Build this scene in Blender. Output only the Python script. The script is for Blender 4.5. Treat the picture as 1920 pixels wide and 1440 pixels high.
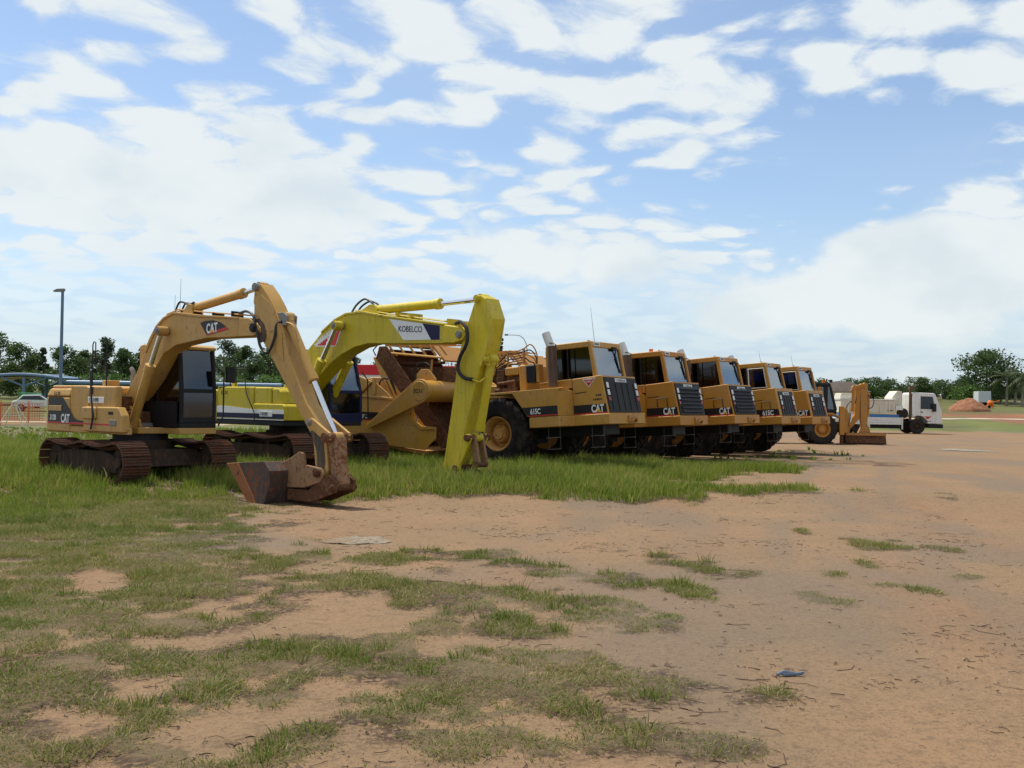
import bpy, math, random
import numpy as np
from mathutils import Vector, Matrix
R = math.radians
for o in list(bpy.data.objects): bpy.data.objects.remove(o)
SC = bpy.context.scene
COL = SC.collection
# ------------------------------------------------------------ camera
cam_d = bpy.data.cameras.new('camera'); cam = bpy.data.objects.new('camera', cam_d); COL.objects.link(cam)
SC.camera = cam
cam_d.sensor_width = 36.0; cam_d.lens = 37.5; cam_d.clip_start = 0.1; cam_d.clip_end = 5000
pitch = math.atan(37/2000); roll = math.atan(.0155)
_f = Vector((0, math.cos(pitch), math.sin(pitch))); _r0 = Vector((1, 0, 0)); _u0 = _r0.cross(_f)
_r = _r0*math.cos(roll)+_u0*math.sin(roll); _u = _u0*math.cos(roll)-_r0*math.sin(roll)
cam.matrix_world = Matrix(((_r.x, _u.x, -_f.x, 0), (_r.y, _u.y, -_f.y, 0), (_r.z, _u.z, -_f.z, 1.65), (0, 0, 0, 1)))
# ------------------------------------------------------------ colour management
SC.render.engine = 'CYCLES'
vs = SC.view_settings
vs.view_transform = 'Standard'; vs.look = 'None'; vs.gamma = 1; vs.exposure = 0.0; vs.use_curve_mapping = False
# ------------------------------------------------------------ sun: high, from behind the row on the left
SUN_EL = R(63); sx, sy = -0.80, 0.60
sund = bpy.data.lights.new('sun', 'SUN'); sun = bpy.data.objects.new('sun', sund); COL.objects.link(sun)
sund.energy = 4.8; sund.angle = R(0.8); sund.color = (1, .955, .88)
sdir = Vector((sx*math.cos(SUN_EL), sy*math.cos(SUN_EL), math.sin(SUN_EL)))
sun.rotation_euler = sdir.to_track_quat('Z', 'Y').to_euler(); sun.location = (0, 0, 60)

# ------------------------------------------------------------ node helper
class NT:
    def __init__(s, tree): s.t = tree; s.n = tree.nodes; s.l = tree.links; s.n.clear()
    def node(s, typ, ins=None, **props):
        nd = s.n.new(typ)
        for k, v in props.items(): setattr(nd, k, v)
        for k, v in (ins or {}).items():
            if isinstance(v, bpy.types.NodeSocket): s.l.new(v, nd.inputs[k])
            else: nd.inputs[k].default_value = v
        return nd
    def m(s, op, a, b=0.0, c=None, clamp=False):
        ins = {0: a, 1: b}
        if c is not None: ins[2] = c
        nd = s.node('ShaderNodeMath', ins, operation=op); nd.use_clamp = clamp
        return nd.outputs[0]
    def vm(s, op, a, b=None):
        nd = s.node('ShaderNodeVectorMath', {0: a} if b is None else {0: a, 1: b}, operation=op)
        return nd.outputs['Value'] if op in ('LENGTH', 'DOT_PRODUCT', 'DISTANCE') else nd.outputs[0]
    def ss(s, v, lo, hi, a=0.0, b=1.0):
        return s.node('ShaderNodeMapRange', {0: v, 1: lo, 2: hi, 3: a, 4: b}, interpolation_type='SMOOTHSTEP').outputs[0]
    def mix(s, f, a, b, bt='MIX'):
        nd = s.node('ShaderNodeMix', data_type='RGBA', blend_type=bt)
        for i, v in ((0, f), (6, a), (7, b)):
            if isinstance(v, bpy.types.NodeSocket): s.l.new(v, nd.inputs[i])
            else: nd.inputs[i].default_value = v if i == 0 else (*v, 1) if len(v) == 3 else v
        return nd.outputs[2]
    def noise(s, vec, scale, detail=4, rough=.55, w=None, dist=0.0):
        ins = {'Scale': scale, 'Detail': detail, 'Roughness': rough, 'Distortion': dist}
        if vec is not None: ins['Vector'] = vec
        kw = {}
        if w is not None: ins['W'] = w; kw['noise_dimensions'] = '4D'
        nd = s.n.new('ShaderNodeTexNoise')
        for k, v in kw.items(): setattr(nd, k, v)
        for k, v in ins.items():
            if isinstance(v, bpy.types.NodeSocket): s.l.new(v, nd.inputs[k])
            else: nd.inputs[k].default_value = v
        return nd.outputs[0]

# ------------------------------------------------------------ world: hazy tropical sky with broken cloud
world = bpy.data.worlds.new('World'); SC.world = world; world.use_nodes = True
world.cycles.sampling_method = 'MANUAL'; world.cycles.sample_map_resolution = 512
T = NT(world.node_tree)
D = T.node('ShaderNodeTexCoord').outputs['Generated']
sep = T.node('ShaderNodeSeparateXYZ', {0: D}); dz = sep.outputs[2]
sky = T.node('ShaderNodeTexSky', sky_type='NISHITA'); sky.sun_disc = False
sky.sun_elevation = SUN_EL; sky.sun_rotation = math.atan2(sx, sy); sky.altitude = 0; sky.air_density = 1.0; sky.dust_density = .6; sky.ozone_density = 2.5
zz = T.m('MAXIMUM', dz, 0.0)
den = T.m('ADD', zz, 0.17)
px = T.m('DIVIDE', sep.outputs[0], den); py = T.m('DIVIDE', sep.outputs[1], den)
P = T.node('ShaderNodeCombineXYZ', {0: px, 1: py, 2: 0.0}).outputs[0]
# small broken lumps seen in perspective on a flat layer
warp = T.noise(P, 2.2, 3, .5)
Pw = T.vm('ADD', P, T.node('ShaderNodeCombineXYZ', {0: T.m('MULTIPLY', warp, .35), 1: T.m('MULTIPLY', warp, .25), 2: 0.3}).outputs[0])
vo = T.node('ShaderNodeTexVoronoi', {'Vector': Pw, 'Scale': 8.5, 'Smoothness': .8, 'Detail': 0.0, 'Roughness': .5}, feature='SMOOTH_F1', voronoi_dimensions='2D')
n1 = T.m('ADD', T.m('MULTIPLY', T.noise(Pw, 5.8, 7, .62), .74), T.m('MULTIPLY', T.ss(vo.outputs['Distance'], .80, .10), .26))
n2 = T.noise(P, 0.9, 2, .5)
# piled-up cumulus: noise in direction space
Ds = T.vm('MULTIPLY', D, (1.0, 1.0, 1.6))
n3 = T.noise(Ds, 7.5, 6, .56, dist=.25)
n4 = T.noise(Ds, 3.1, 3, .5)
def blob(c, r, k):
    """soft ellipse on the sky dome around direction c=(x,y,z)"""
    v = T.vm('MULTIPLY', T.vm('SUBTRACT', D, c), (1/r[0], 1/r[0], 1/r[1]))
    return T.m('MULTIPLY', T.ss(T.vm('LENGTH', v), 1.0, 0.15), k)
def sd(x, y):
    v = (_f + _r*((x-960)/2000) - _u*((y-720)/2000)).normalized(); return tuple(v)
def acc(lst):
    s = None
    for b in lst:
        e = blob(*b); s = e if s is None else T.m('ADD', s, e)
    return s
bias = acc([(sd(1660, 270), (.15, .07), -.30), (sd(1350, 350), (.13, .03), -.16), (sd(900, 300), (.09, .022), -.08), (sd(1500, 420), (.10, .05), -.18),
            (sd(300, 330), (.28, .09), .20), (sd(1300, 200), (.12, .05), .10), (sd(1850, 80), (.18, .05), .14), (sd(1000, 80), (.16, .04), .05)])
cum = acc([(sd(620, 400), (.11, .06), .26), (sd(250, 330), (.28, .09), .20), (sd(1090, 480), (.15, .055), .26), (sd(1760, 500), (.20, .085), .34), (sd(1500, 570), (.2, .05), .2), (sd(1580, 380), (.08, .04), -.2), (sd(1180, 300), (.12, .05), -.05)])
m1 = T.ss(T.m('ADD', T.m('ADD', n1, T.m('MULTIPLY', T.m('SUBTRACT', n2, .5), .30)), bias), .375, .625)
m1 = T.m('MULTIPLY', m1, T.ss(zz, .03, .15, .30, 1.0))
m2 = T.ss(T.m('ADD', T.m('ADD', T.m('MULTIPLY', n3, .75), T.m('MULTIPLY', n4, .25)), cum), .54, .72)
thin = T.ss(zz, .24, 0.0, 0.0, .80)                       # milky air low down
veil = T.m('ADD', .06, T.m('MULTIPLY', T.ss(n2, .3, .7), .28))
low = T.m('MAXIMUM', thin, veil)
mask = T.m('MAXIMUM', T.m('MAXIMUM', T.m('MULTIPLY', m1, .95), T.m('MULTIPLY', m2, .96)), low)
# cloud body: white tops, faint blue-grey where thick
thick = T.ss(T.noise(T.vm('ADD', Ds, (0, 0, .06)), 6.0, 4, .55), .42, .66)
ccol = T.mix(T.m('MULTIPLY', thick, T.m('ADD', .22, T.m('MULTIPLY', m2, .45))), (.93, .99, 1.0), (.72, .83, .90))
hcol = T.mix(T.ss(zz, .0, .14), (.60, .75, .90), (.62, .76, .96))
solid = T.m('MAXIMUM', m1, m2)
ccol = T.mix(solid, hcol, ccol)
bg1 = T.node('ShaderNodeBackground', {0: sky.outputs[0], 1: .15})
bg2 = T.node('ShaderNodeBackground', {0: ccol, 1: .90})
mx = T.node('ShaderNodeMixShader', {0: mask, 1: bg1.outputs[0], 2: bg2.outputs[0]})
T.node('ShaderNodeOutputWorld', {0: mx.outputs[0]})
GP=[ (-2.2,21.3,2.4,2.3,1,.75),(-3.0,18.4,1.2,.9,.9,.7),(.6,20.9,1.7,1.7,1,.8),(2.4,20.8,1.6,1.6,1,.75),(-14.54,38.89,3.73,14.44,1,1),(-8.43,27.72,3.34,5.92,1,1),(-9.37,23.68,3.02,4.92,1,0.85),(-4.61,29.68,3.01,5.75,1,0.9),(-5.17,23.38,1.42,2.98,1,0.8),(-2.55,26.26,1.29,3.49,0.9,0.8),(-0.31,23.21,1.39,3.54,1.1,0.9),(1.3,25.58,2.15,5.47,1.1,0.9),(3.67,27.16,2.02,3.78,1,0.7),(6.43,30.67,1.93,3.63,0.9,0.5),(8.37,33.05,1.77,3.28,0.8,0.4),(2.34,21.08,1.37,1.21,0.8,0.5),(4.15,21.74,1.19,1.03,0.7,0.4),(5.46,22.2,0.67,0.8,0.6,0.3),(11.21,33.47,1.15,2.27,0.6,0.3),(11.87,39.84,1.18,3.81,0.7,0.4),(-3.17,20.34,0.9,2.44,1,0.75),(-2.9,22.66,0.91,1.94,0.9,0.6),(-1.31,24.2,0.73,1.93,0.6,0.5),(-7.09,17.59,2.55,3.25,0.95,0.6),(-5.92,14.16,1.72,3.57,0.9,0.5),(-5.39,17.72,1.21,2.91,0.75,0.5),(-3.92,15.28,0.42,0.89,0.9,0.45),(-4.39,12.79,1.12,1.95,0.85,0.4),(-3.26,11.98,1.06,1.53,0.8,0.35),(-4.2,10.01,1.17,1.59,0.85,0.4),(-3.06,9.94,0.84,0.93,0.7,0.3),(-2.4,12.22,0.37,0.57,0.9,0.35),(-1.39,11.93,0.42,0.62,0.9,0.35),(-0.77,12.47,0.5,0.51,0.8,0.3),(-0.2,11.55,0.46,0.51,0.8,0.3),(0.48,11.26,0.56,0.52,0.8,0.3),(-2.16,10.29,0.66,0.86,0.75,0.25),(-1.3,10.33,0.46,0.63,0.95,0.55),(-0.75,9.85,0.73,0.78,0.8,0.35),(0.22,9.44,0.66,0.84,0.8,0.35),(0.99,9.26,0.6,0.81,0.85,0.3),(1.33,9.05,0.27,0.66,0.7,0.25),(-0.14,8.52,0.59,0.59,0.7,0.3),(1.35,11.02,0.6,0.59,0.9,0.3),(2.31,12.4,0.31,0.75,0.9,0.4),(1.93,10.62,0.26,0.67,0.8,0.3),(1.39,13.61,0.48,0.4,0.6,0.2),(2.83,10.82,0.27,0.44,0.6,0.2),(3.65,11.91,0.24,0.31,0.7,0.3),(3.38,10.19,0.2,0.25,0.7,0.3),(2.98,10.38,0.31,0.29,0.6,0.2),(5.24,14.33,0.25,0.67,0.9,0.5),(5.84,14.38,0.22,0.45,0.6,0.3),(4.63,12.6,0.11,0.39,1,0.5),(5.18,11.87,0.36,0.27,0.5,0.2),(4.34,10.94,0.16,0.19,0.6,0.3),(4.07,15.9,0.14,0.55,0.8,0.4),(4.93,15.11,0.19,0.31,0.5,0.2),(5.64,21.61,0.65,0.76,0.5,0.2),(7.57,21.58,0.32,0.76,0.5,0.2),(8.85,21.56,0.43,0.76,0.4,0.2),(-3.26,8.32,1.07,0.74,0.8,0.35),(-2.32,8.77,0.52,0.62,0.75,0.3),(-2.42,7.51,0.89,0.61,0.85,0.35),(-1.5,7.72,0.58,0.56,0.75,0.3),(-2.98,6.77,0.57,0.55,0.8,0.35),(-2.24,6.55,0.39,0.35,0.7,0.3),(-0.81,7.75,0.42,0.49,0.85,0.3),(-1.83,6.93,0.21,0.26,0.9,0.6),(-1.35,6.96,0.12,0.18,1,0.6),(-1.06,6.88,0.55,0.51,0.8,0.3),(-0.35,7.08,0.7,0.67,0.95,0.25),(0.35,7.25,0.58,0.63,0.9,0.3),(0.86,6.99,0.52,0.53,0.85,0.3),(1.32,7,0.35,0.4,0.7,0.25),(-0.46,6.2,0.46,0.31,0.6,0.25),(0.16,6.34,0.47,0.32,0.8,0.3),(0.6,6.06,0.33,0.4,0.9,0.5),(0.8,5.79,0.37,0.36,0.8,0.35),(1.17,5.88,0.18,0.23,0.8,0.4),(1.49,6.41,0.19,0.33,0.4,0.2),(-2.29,6.3,0.14,0.19,1,0.6),(-2.11,5.46,0.11,0.16,1,0.6),(-1.91,6.11,0.09,0.14,0.9,0.5),(-1.93,5.82,0.12,0.18,0.8,0.45),(-1.73,6.56,0.09,0.14,1,0.6),(-1.52,6.1,0.04,0.12,1,0.6),(-1.41,6.58,0.13,0.16,0.8,0.5),(-0.71,5.71,0.37,0.31,0.6,0.3),(-1.1,5.7,0.31,0.35,0.7,0.35),(-0.14,5.56,0.42,0.25,0.7,0.3),(0.3,5.49,0.33,0.2,0.7,0.35),(-2.48,5.62,0.22,0.26,0.6,0.35),(-2.85,6.19,0.18,0.41,0.7,0.35),(-1.42,5.41,0.22,0.11,0.7,0.4) ]
BP=[ (-3.98,10.64,0.4,0.67),(-1.37,8.83,0.48,0.59),(-1.21,9.28,0.28,0.47),(-2.53,9.92,0.3,0.37),(-1.11,6.72,0.2,0.24),(-0.79,6.4,0.29,0.33),(-1.62,5.94,0.33,0.33),(-2.06,5.77,0.29,0.22),(-2.44,5.98,0.15,0.14),(-0.67,8.75,0.26,0.29),(0.19,8.13,0.24,0.18),(-0.22,6.2,0.19,0.12),(-2.52,8.13,0.32,0.25),(-3.74,18.94,0.57,0.97),(-2.09,17.83,1.6,1.21),(-1.14,14.8,2.2,1.47),(-2.62,14.81,0.44,0.83) ]
# ------------------------------------------------------------ mesh helpers
class MB:
    def __init__(s): s.v = []; s.f = []
    def add(s, v, f):
        n = len(s.v); s.v += [tuple(p) for p in v]; s.f += [tuple(i+n for i in q) for q in f]; return s
    def box(s, x0, x1, y0, y1, z0, z1):
        return s.add([(x0, y0, z0), (x1, y0, z0), (x1, y1, z0), (x0, y1, z0), (x0, y0, z1), (x1, y0, z1), (x1, y1, z1), (x0, y1, z1)],
                     [(0, 3, 2, 1), (4, 5, 6, 7), (0, 1, 5, 4), (1, 2, 6, 5), (2, 3, 7, 6), (3, 0, 4, 7)])
    def _pr(s, a, b):
        n = len(a)
        return s.add(a+b, [tuple(range(n))[::-1], tuple(range(n, 2*n))]+[(i, (i+1) % n, n+(i+1) % n, n+i) for i in range(n)])
    def prism(s, p, y0, y1):            # outline in x,z swept along y
        if sum(p[i][0]*p[(i+1) % len(p)][1]-p[(i+1) % len(p)][0]*p[i][1] for i in range(len(p))) > 0: p = p[::-1]
        return s._pr([(x, y0, z) for x, z in p], [(x, y1, z) for x, z in p])
    def prismz(s, p, z0, z1, q=None):
        if sum(p[i][0]*p[(i+1) % len(p)][1]-p[(i+1) % len(p)][0]*p[i][1] for i in range(len(p))) < 0:
            p = p[::-1]; q = q[::-1] if q else None
        return s._pr([(x, y, z0) for x, y in p], [(x, y, z1) for x, y in (q or p)])
    def prismx(s, p, x0, x1):
        if sum(p[i][0]*p[(i+1) % len(p)][1]-p[(i+1) % len(p)][0]*p[i][1] for i in range(len(p))) < 0: p = p[::-1]
        return s._pr([(x0, y, z) for y, z in p], [(x1, y, z) for y, z in p])
    def tube(s, path, r, n=8, r2=None):
        pts = [Vector(p) for p in path]; m = len(pts); rings = []; up = None
        for i, p in enumerate(pts):
            t = (pts[min(i+1, m-1)]-pts[max(i-1, 0)]).normalized()
            if up is None: up = t.orthogonal().normalized()
            up = (up-t*up.dot(t)); up = up.normalized() if up.length > 1e-6 else t.orthogonal().normalized()
            b = t.cross(up); rr = r if r2 is None else r+(r2-r)*i/(m-1)
            rings.append([p+(up*math.cos(2*math.pi*k/n)+b*math.sin(2*math.pi*k/n))*rr for k in range(n)])
        v = [q for g in rings for q in g]
        f = [(i*n+k, i*n+(k+1) % n, (i+1)*n+(k+1) % n, (i+1)*n+k) for i in range(m-1) for k in range(n)]
        return s.add(v, f+[tuple(range(n))[::-1], tuple(range((m-1)*n, m*n))])
    def cyl(s, a, b, r, n=16, r2=None): return s.tube([a, b], r, n, r2)
    def lathe(s, prof, c, n=32, caps=True):        # profile (y, radius), axis = y through c=(x,z)
        m = len(prof); v = [(c[0]+r*math.cos(2*math.pi*k/n), y, c[1]+r*math.sin(2*math.pi*k/n)) for y, r in prof for k in range(n)]
        f = [(i*n+k, i*n+(k+1) % n, (i+1)*n+(k+1) % n, (i+1)*n+k) for i in range(m-1) for k in range(n)]
        return s.add(v, f+([tuple(range(n))[::-1], tuple(range((m-1)*n, m*n))] if caps else []))
    def mesh(s, name, flat=False):
        me = bpy.data.meshes.new(name); me.from_pydata(s.v, [], s.f); me.validate()
        if not flat:
            me.shade_smooth(); me.set_sharp_from_angle(angle=.65)
        return me
    def build(s, name, mat, parent=None, bevel=0.0, label=None, rot=None):
        me = s.mesh(name); me.materials.append(MAT[mat]); o = bpy.data.objects.new(name, me); COL.objects.link(o)
        import bmesh
        bm = bmesh.new(); bm.from_mesh(me); bmesh.ops.recalc_face_normals(bm, faces=bm.faces); bm.to_mesh(me); bm.free()
        o.parent = parent
        if rot: o.rotation_euler = rot
        if bevel:
            me.shade_smooth()
            for e in me.edges: e.use_edge_sharp = False
            b = o.modifiers.new('bevel', 'BEVEL'); b.width = bevel; b.segments = 2; b.limit_method = 'ANGLE'; b.angle_limit = R(28); b.harden_normals = True
        if label: o['label'] = label
        return o
def arc(a, b, n=6, bulge=(0, 0, .1)):
    a, b, g = Vector(a), Vector(b), Vector(bulge)
    return [a.lerp(b, i/n)+g*math.sin(math.pi*i/n) for i in range(n+1)]
def spline(pts, n=6):
    P = [Vector(p) for p in pts]; out = []
    for i in range(len(P)-1):
        p0, p1, p2, p3 = P[max(i-1, 0)], P[i], P[i+1], P[min(i+2, len(P)-1)]
        for k in range(n):
            t = k/n
            out.append(.5*((2*p1)+(p2-p0)*t+(2*p0-5*p1+4*p2-p3)*t*t+(3*p1-p0-3*p2+p3)*t**3))
    return out+[P[-1]]
def tag(o, label=None, cat=None, group=None, kind=None):
    if label: o['label'] = label
    if cat: o['category'] = cat
    if group: o['group'] = group
    if kind: o['kind'] = kind
    return o
def empty(name, loc, rz=0, label=None, cat=None, group=None):
    o = bpy.data.objects.new(name, None); COL.objects.link(o); o.location = loc; o.rotation_euler = (0, 0, rz); o.empty_display_size = .3
    return tag(o, label, cat, group)
def dup(o, name, parent, loc=None, rot=None, scale=None):
    c = bpy.data.objects.new(name, o.data); COL.objects.link(c); c.parent = parent
    if loc: c.location = loc
    if rot: c.rotation_euler = rot
    if scale: c.scale = scale
    return c
_tc = {}
def text(s, parent, loc, size, mat, sx=1.0, ang=0.0, bold=.03, name='lettering', rot=None, align='LEFT', label=None, shear=0):
    key = (s, size, sx, bold, mat, align, shear)
    if key not in _tc:
        cu = bpy.data.curves.new('t', 'FONT'); cu.body = s; cu.size = size; cu.offset = bold*size; cu.extrude = .0015; cu.align_x = align; cu.resolution_u = 4; cu.shear = shear
        to = bpy.data.objects.new('t', cu); COL.objects.link(to); bpy.context.view_layer.update()
        me = bpy.data.meshes.new_from_object(to.evaluated_get(bpy.context.evaluated_depsgraph_get()))
        bpy.data.objects.remove(to); bpy.data.curves.remove(cu); me.name = name
        for v in me.vertices: v.co.x *= sx
        me.materials.clear(); me.materials.append(MAT[mat]); _tc[key] = me
    o = bpy.data.objects.new(name, _tc[key]); COL.objects.link(o); o.parent = parent; o.location = loc
    o.rotation_euler = rot or (math.pi/2, -ang, 0)
    if label: o['label'] = label
    return o

# ------------------------------------------------------------ materials
MAT = {}
def pbsdf(T, **k):
    b = T.node('ShaderNodeBsdfPrincipled'); 
    for n, v in k.items():
        n = {'col': 'Base Color', 'rough': 'Roughness', 'metal': 'Metallic', 'normal': 'Normal', 'spec': 'Specular IOR Level'}.get(n, n)
        if isinstance(v, bpy.types.NodeSocket): T.l.new(v, b.inputs[n])
        else: b.inputs[n].default_value = (*v, 1) if isinstance(v, tuple) and len(v) == 3 else v
    return b
def mat(name):
    m = bpy.data.materials.new(name); m.use_nodes = True; MAT[name] = m; T = NT(m.node_tree); return T
def fin(T, b): T.node('ShaderNodeOutputMaterial', {0: b.outputs[0]})
def bump(T, h, s, d=.01): return T.node('ShaderNodeBump', {'Height': h, 'Strength': s, 'Distance': d}).outputs[0]
def paint(name, col, fade=.25, rust=.12, dirt=.35, rough=.45, rcol=(.16, .055, .02), dcol=(.30, .19, .10), spec=.4, metal=0.0):
    """weathered machine paint: sun-fade, dust streaks running down, rust blooms"""
    T = mat(name); tc = T.node('ShaderNodeTexCoord').outputs['Object']; w = T.m('MULTIPLY', T.node('ShaderNodeObjectInfo').outputs['Random'], 20.0)
    a = T.noise(tc, 1.3, 5, .6, w); b = T.noise(tc, 14, 7, .65, w)
    st = T.noise(T.vm('MULTIPLY', tc, (9, 9, .9)), 1.6, 5, .6, w)
    c = T.mix(T.m('MULTIPLY', T.ss(a, .35, .7), fade), col, tuple(min(1, x*.75+.16) for x in col))
    c = T.mix(T.m('MULTIPLY', T.ss(st, .48, .72), dirt), c, dcol)
    c = T.mix(T.m('MULTIPLY', T.ss(b, .50, .72), dirt*.9), c, tuple(x*.55 for x in col))
    rm = T.m('MULTIPLY', T.ss(T.m('ADD', T.m('MULTIPLY', b, .6), T.m('MULTIPLY', a, .4)), .665-.30*rust, .72-.26*rust), min(1, rust*3+.3))
    c = T.mix(rm, c, rcol)
    rg = T.m('ADD', rough, T.m('MULTIPLY', T.m('ADD', rm, T.m('MULTIPLY', b, .4)), .35), clamp=True)
    fin(T, pbsdf(T, col=c, rough=rg, spec=spec, metal=metal, normal=bump(T, T.noise(tc, 30, 4, .6, w), .12, .006)))
def flat(name, col, rough=.5, metal=0.0, var=.2, scale=8, spec=.4):
    T = mat(name); tc = T.node('ShaderNodeTexCoord').outputs['Object']; a = T.noise(tc, scale, 6, .6)
    c = T.mix(T.m('MULTIPLY', T.ss(a, .3, .7), var), col, tuple(x*.45 for x in col))
    fin(T, pbsdf(T, col=c, rough=rough, metal=metal, spec=spec, normal=bump(T, a, .1)))
paint('tan', (.50, .275, .058), .32, .26, .50)
paint('gold', (.47, .215, .014), .28, .26, .46)
paint('gold2', (.46, .185, .007), .2, .22, .46)
paint('gold3', (.50, .245, .026), .34, .25, .48)
paint('lime', (.56, .43, .004), .26, .24, .46, dcol=(.20, .15, .05))
paint('orange', (.46, .19, .012), .15, .15, .3)
paint('gold4', (.48, .205, .010), .3, .24, .45)
paint('orangerust', (.27, .090, .024), .1, .3, .3, .8, rcol=(.10, .04, .018))
paint('rusttan', (.26, .14, .065), .2, .55, .5, .75)
paint('rustgold', (.45, .20, .035), .1, .35, .5, rcol=(.17, .065, .02))
paint('rust', (.14, .060, .024), .1, .7, .5, .8, rcol=(.085, .034, .014), dcol=(.20, .11, .05))
paint('bucket', (.060, .040, .034), .15, .56, .3, .75, rcol=(.20, .065, .020))
paint('mud', (.046, .030, .021), .1, .4, .7, .9, dcol=(.13, .085, .055), spec=.1)
paint('white', (.72, .71, .66), .2, .12, .4, .45)
paint('cream', (.66, .62, .50), .2, .15, .45, .55)
paint('black', (.012, .011, .013), .06, .06, .25, .5, dcol=(.06, .045, .032), spec=.25)
paint('steel', (.20, .19, .18), .2, .3, .4, .5)
paint('shoe', (.095, .048, .032), .1, .6, .5, .55, rcol=(.13, .045, .022), metal=.1, dcol=(.15, .085, .05), spec=.2)
paint('bluesteel', (.10, .17, .27), .2, .05, .25, .5)
flat('navy', (.010, .013, .055), .5, spec=.25); flat('decal_white', (.78, .78, .76), .45, var=.12); flat('decal_black', (.013, .012, .014), .45, var=.1)
flat('decal_red', (.55, .02, .03), .45, var=.15); flat('decal_pink', (.60, .22, .16), .6, var=.5, scale=30); flat('decal_yellow', (.75, .42, .02), .45)
flat('chrome', (.78, .78, .80), .18, 1.0, .1); flat('rubber', (.022, .020, .020), .85, var=.4, spec=.15); flat('hose', (.020, .019, .020), .55)
flat('seat', (.03, .03, .035), .8); flat('amber', (.75, .16, .01), .3); flat('lens', (.75, .76, .74), .15); flat('redlens', (.35, .03, .02), .3)
flat('redfascia', (.62, .012, .02), .5, var=.15, scale=.6); flat('offwhite', (.72, .70, .66), .7, var=.25, scale=.8); flat('greywall', (.30, .30, .29), .85, var=.35, scale=.7)
flat('brownroof', (.10, .075, .06), .9, var=.4, scale=1.5); flat('tealwall', (.42, .58, .56), .7); flat('greenbox', (.02, .25, .11), .5); flat('lightgrey', (.55, .58, .60), .6)
flat('bark', (.16, .12, .085), .95, var=.6, scale=3); flat('palmbark', (.30, .25, .20), .95, var=.6, scale=3); flat('plastic_orange', (.75, .17, .02), .5); flat('shade_roof', (.16, .25, .36), .45, var=.25, scale=.5); flat('bluebed', (.05, .18, .38), .5)
flat('clod', (.13, .085, .055), .95, var=.5, scale=20); flat('twig', (.062, .034, .024), .95, var=.5, scale=20); flat('pebble', (.30, .25, .19), .9, var=.5, scale=20); flat('carglass', (.03, .04, .05), .1); flat('soffit', (.60, .55, .38), .7, var=.2)
flat('net', (.62, .12, .06), .6, var=.3); paint('grease', (.05, .035, .022), .1, .3, .4, .5); flat('litter_blue', (.13, .17, .22), .5); flat('tyre_dirty', (.04, .032, .027), .9, var=.5, scale=5, spec=.12)
def glass(name, tint, gl=.09):
    T = mat(name); lw = T.node('ShaderNodeLayerWeight', {0: .35}).outputs['Fresnel']
    tr = T.node('ShaderNodeBsdfTransparent', {0: (*tint, 1)}); g = T.node('ShaderNodeBsdfGlossy', {0: (.9, .95, 1, 1), 1: .06})
    fin(T, T.node('ShaderNodeMixShader', {0: T.m('ADD', T.m('MULTIPLY', lw, .7), gl, clamp=True), 1: tr.outputs[0], 2: g.outputs[0]}))
glass('glass', (.42, .47, .52)); glass('darkglass', (.022, .025, .03), .03); glass('cabglass', (.13, .15, .22), .05); glass('blueglass', (.10, .17, .38), .10); glass('windscreen', (.35, .42, .48), .22)
# corrugated tyre: dusty tread over black sidewall
T = mat('tyre'); tc = T.node('ShaderNodeTexCoord').outputs['Object']; a = T.noise(tc, 5, 6, .6)
fin(T, pbsdf(T, col=T.mix(T.m('MULTIPLY', T.ss(a, .42, .72), .55), (.013, .012, .013), (.085, .060, .042)), rough=.9, spec=.12, normal=bump(T, a, .2)))
# leaves and grass blades take their hue from a per-face attribute
def foliage(name, c0, c1, c2, rough=.6, tr=.3):
    T = mat(name); at = T.node('ShaderNodeAttribute', attribute_name='tint').outputs['Fac']
    c = T.mix(T.ss(at, 0, .5), c0, c1); c = T.mix(T.ss(at, .55, 1), c, c2)
    b = pbsdf(T, col=c, rough=rough, spec=.25); t = T.node('ShaderNodeBsdfTranslucent', {0: T.mix(.5, c, tuple(x*1.3 for x in c1))})
    fin(T, T.node('ShaderNodeMixShader', {0: tr, 1: b.outputs[0], 2: t.outputs[0]}))
foliage('leaf', (.035, .062, .018), (.060, .100, .028), (.11, .15, .05), .6, .4)
foliage('leaf_grey', (.045, .065, .032), (.080, .110, .055), (.13, .15, .08), .6, .4)
foliage('deadblade', (.060, .030, .020), (.115, .064, .038), (.30, .21, .115), .8, .15)
foliage('leaf_bright', (.05, .10, .018), (.085, .16, .03), (.14, .20, .05))
foliage('palmleaf', (.03, .05, .02), (.055, .085, .03), (.12, .12, .05))
foliage('grassblade', (.070, .125, .014), (.150, .185, .030), (.36, .27, .12), .6, .35)
foliage('tallblade', (.090, .155, .012), (.185, .240, .030), (.38, .30, .11), .6, .42)

# ------------------------------------------------------------ terrain
def hsh(ix, iy, s):
    n = (ix*374761393+iy*668265263+s*974634777) & 0xffffffff
    n = ((n ^ (n >> 13))*1274126177) & 0xffffffff
    return ((n ^ (n >> 16)) & 0xffff)/65535.0
def vnoise(x, y, s=0):
    ix = np.floor(x).astype(np.int64); iy = np.floor(y).astype(np.int64); fx = x-ix; fy = y-iy
    fx = fx*fx*(3-2*fx); fy = fy*fy*(3-2*fy)
    return (hsh(ix, iy, s)*(1-fx)+hsh(ix+1, iy, s)*fx)*(1-fy)+(hsh(ix, iy+1, s)*(1-fx)+hsh(ix+1, iy+1, s)*fx)*fy
def fbm(x, y, s=0, o=4):
    t = 0; a = .5
    for i in range(o): t = t+a*vnoise(x*2**i, y*2**i, s+i*7); a *= .5
    return t/(1-.5**o)
def sstep(v, a, b):
    t = np.clip((v-a)/(b-a), 0, 1); return t*t*(3-2*t)
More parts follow.
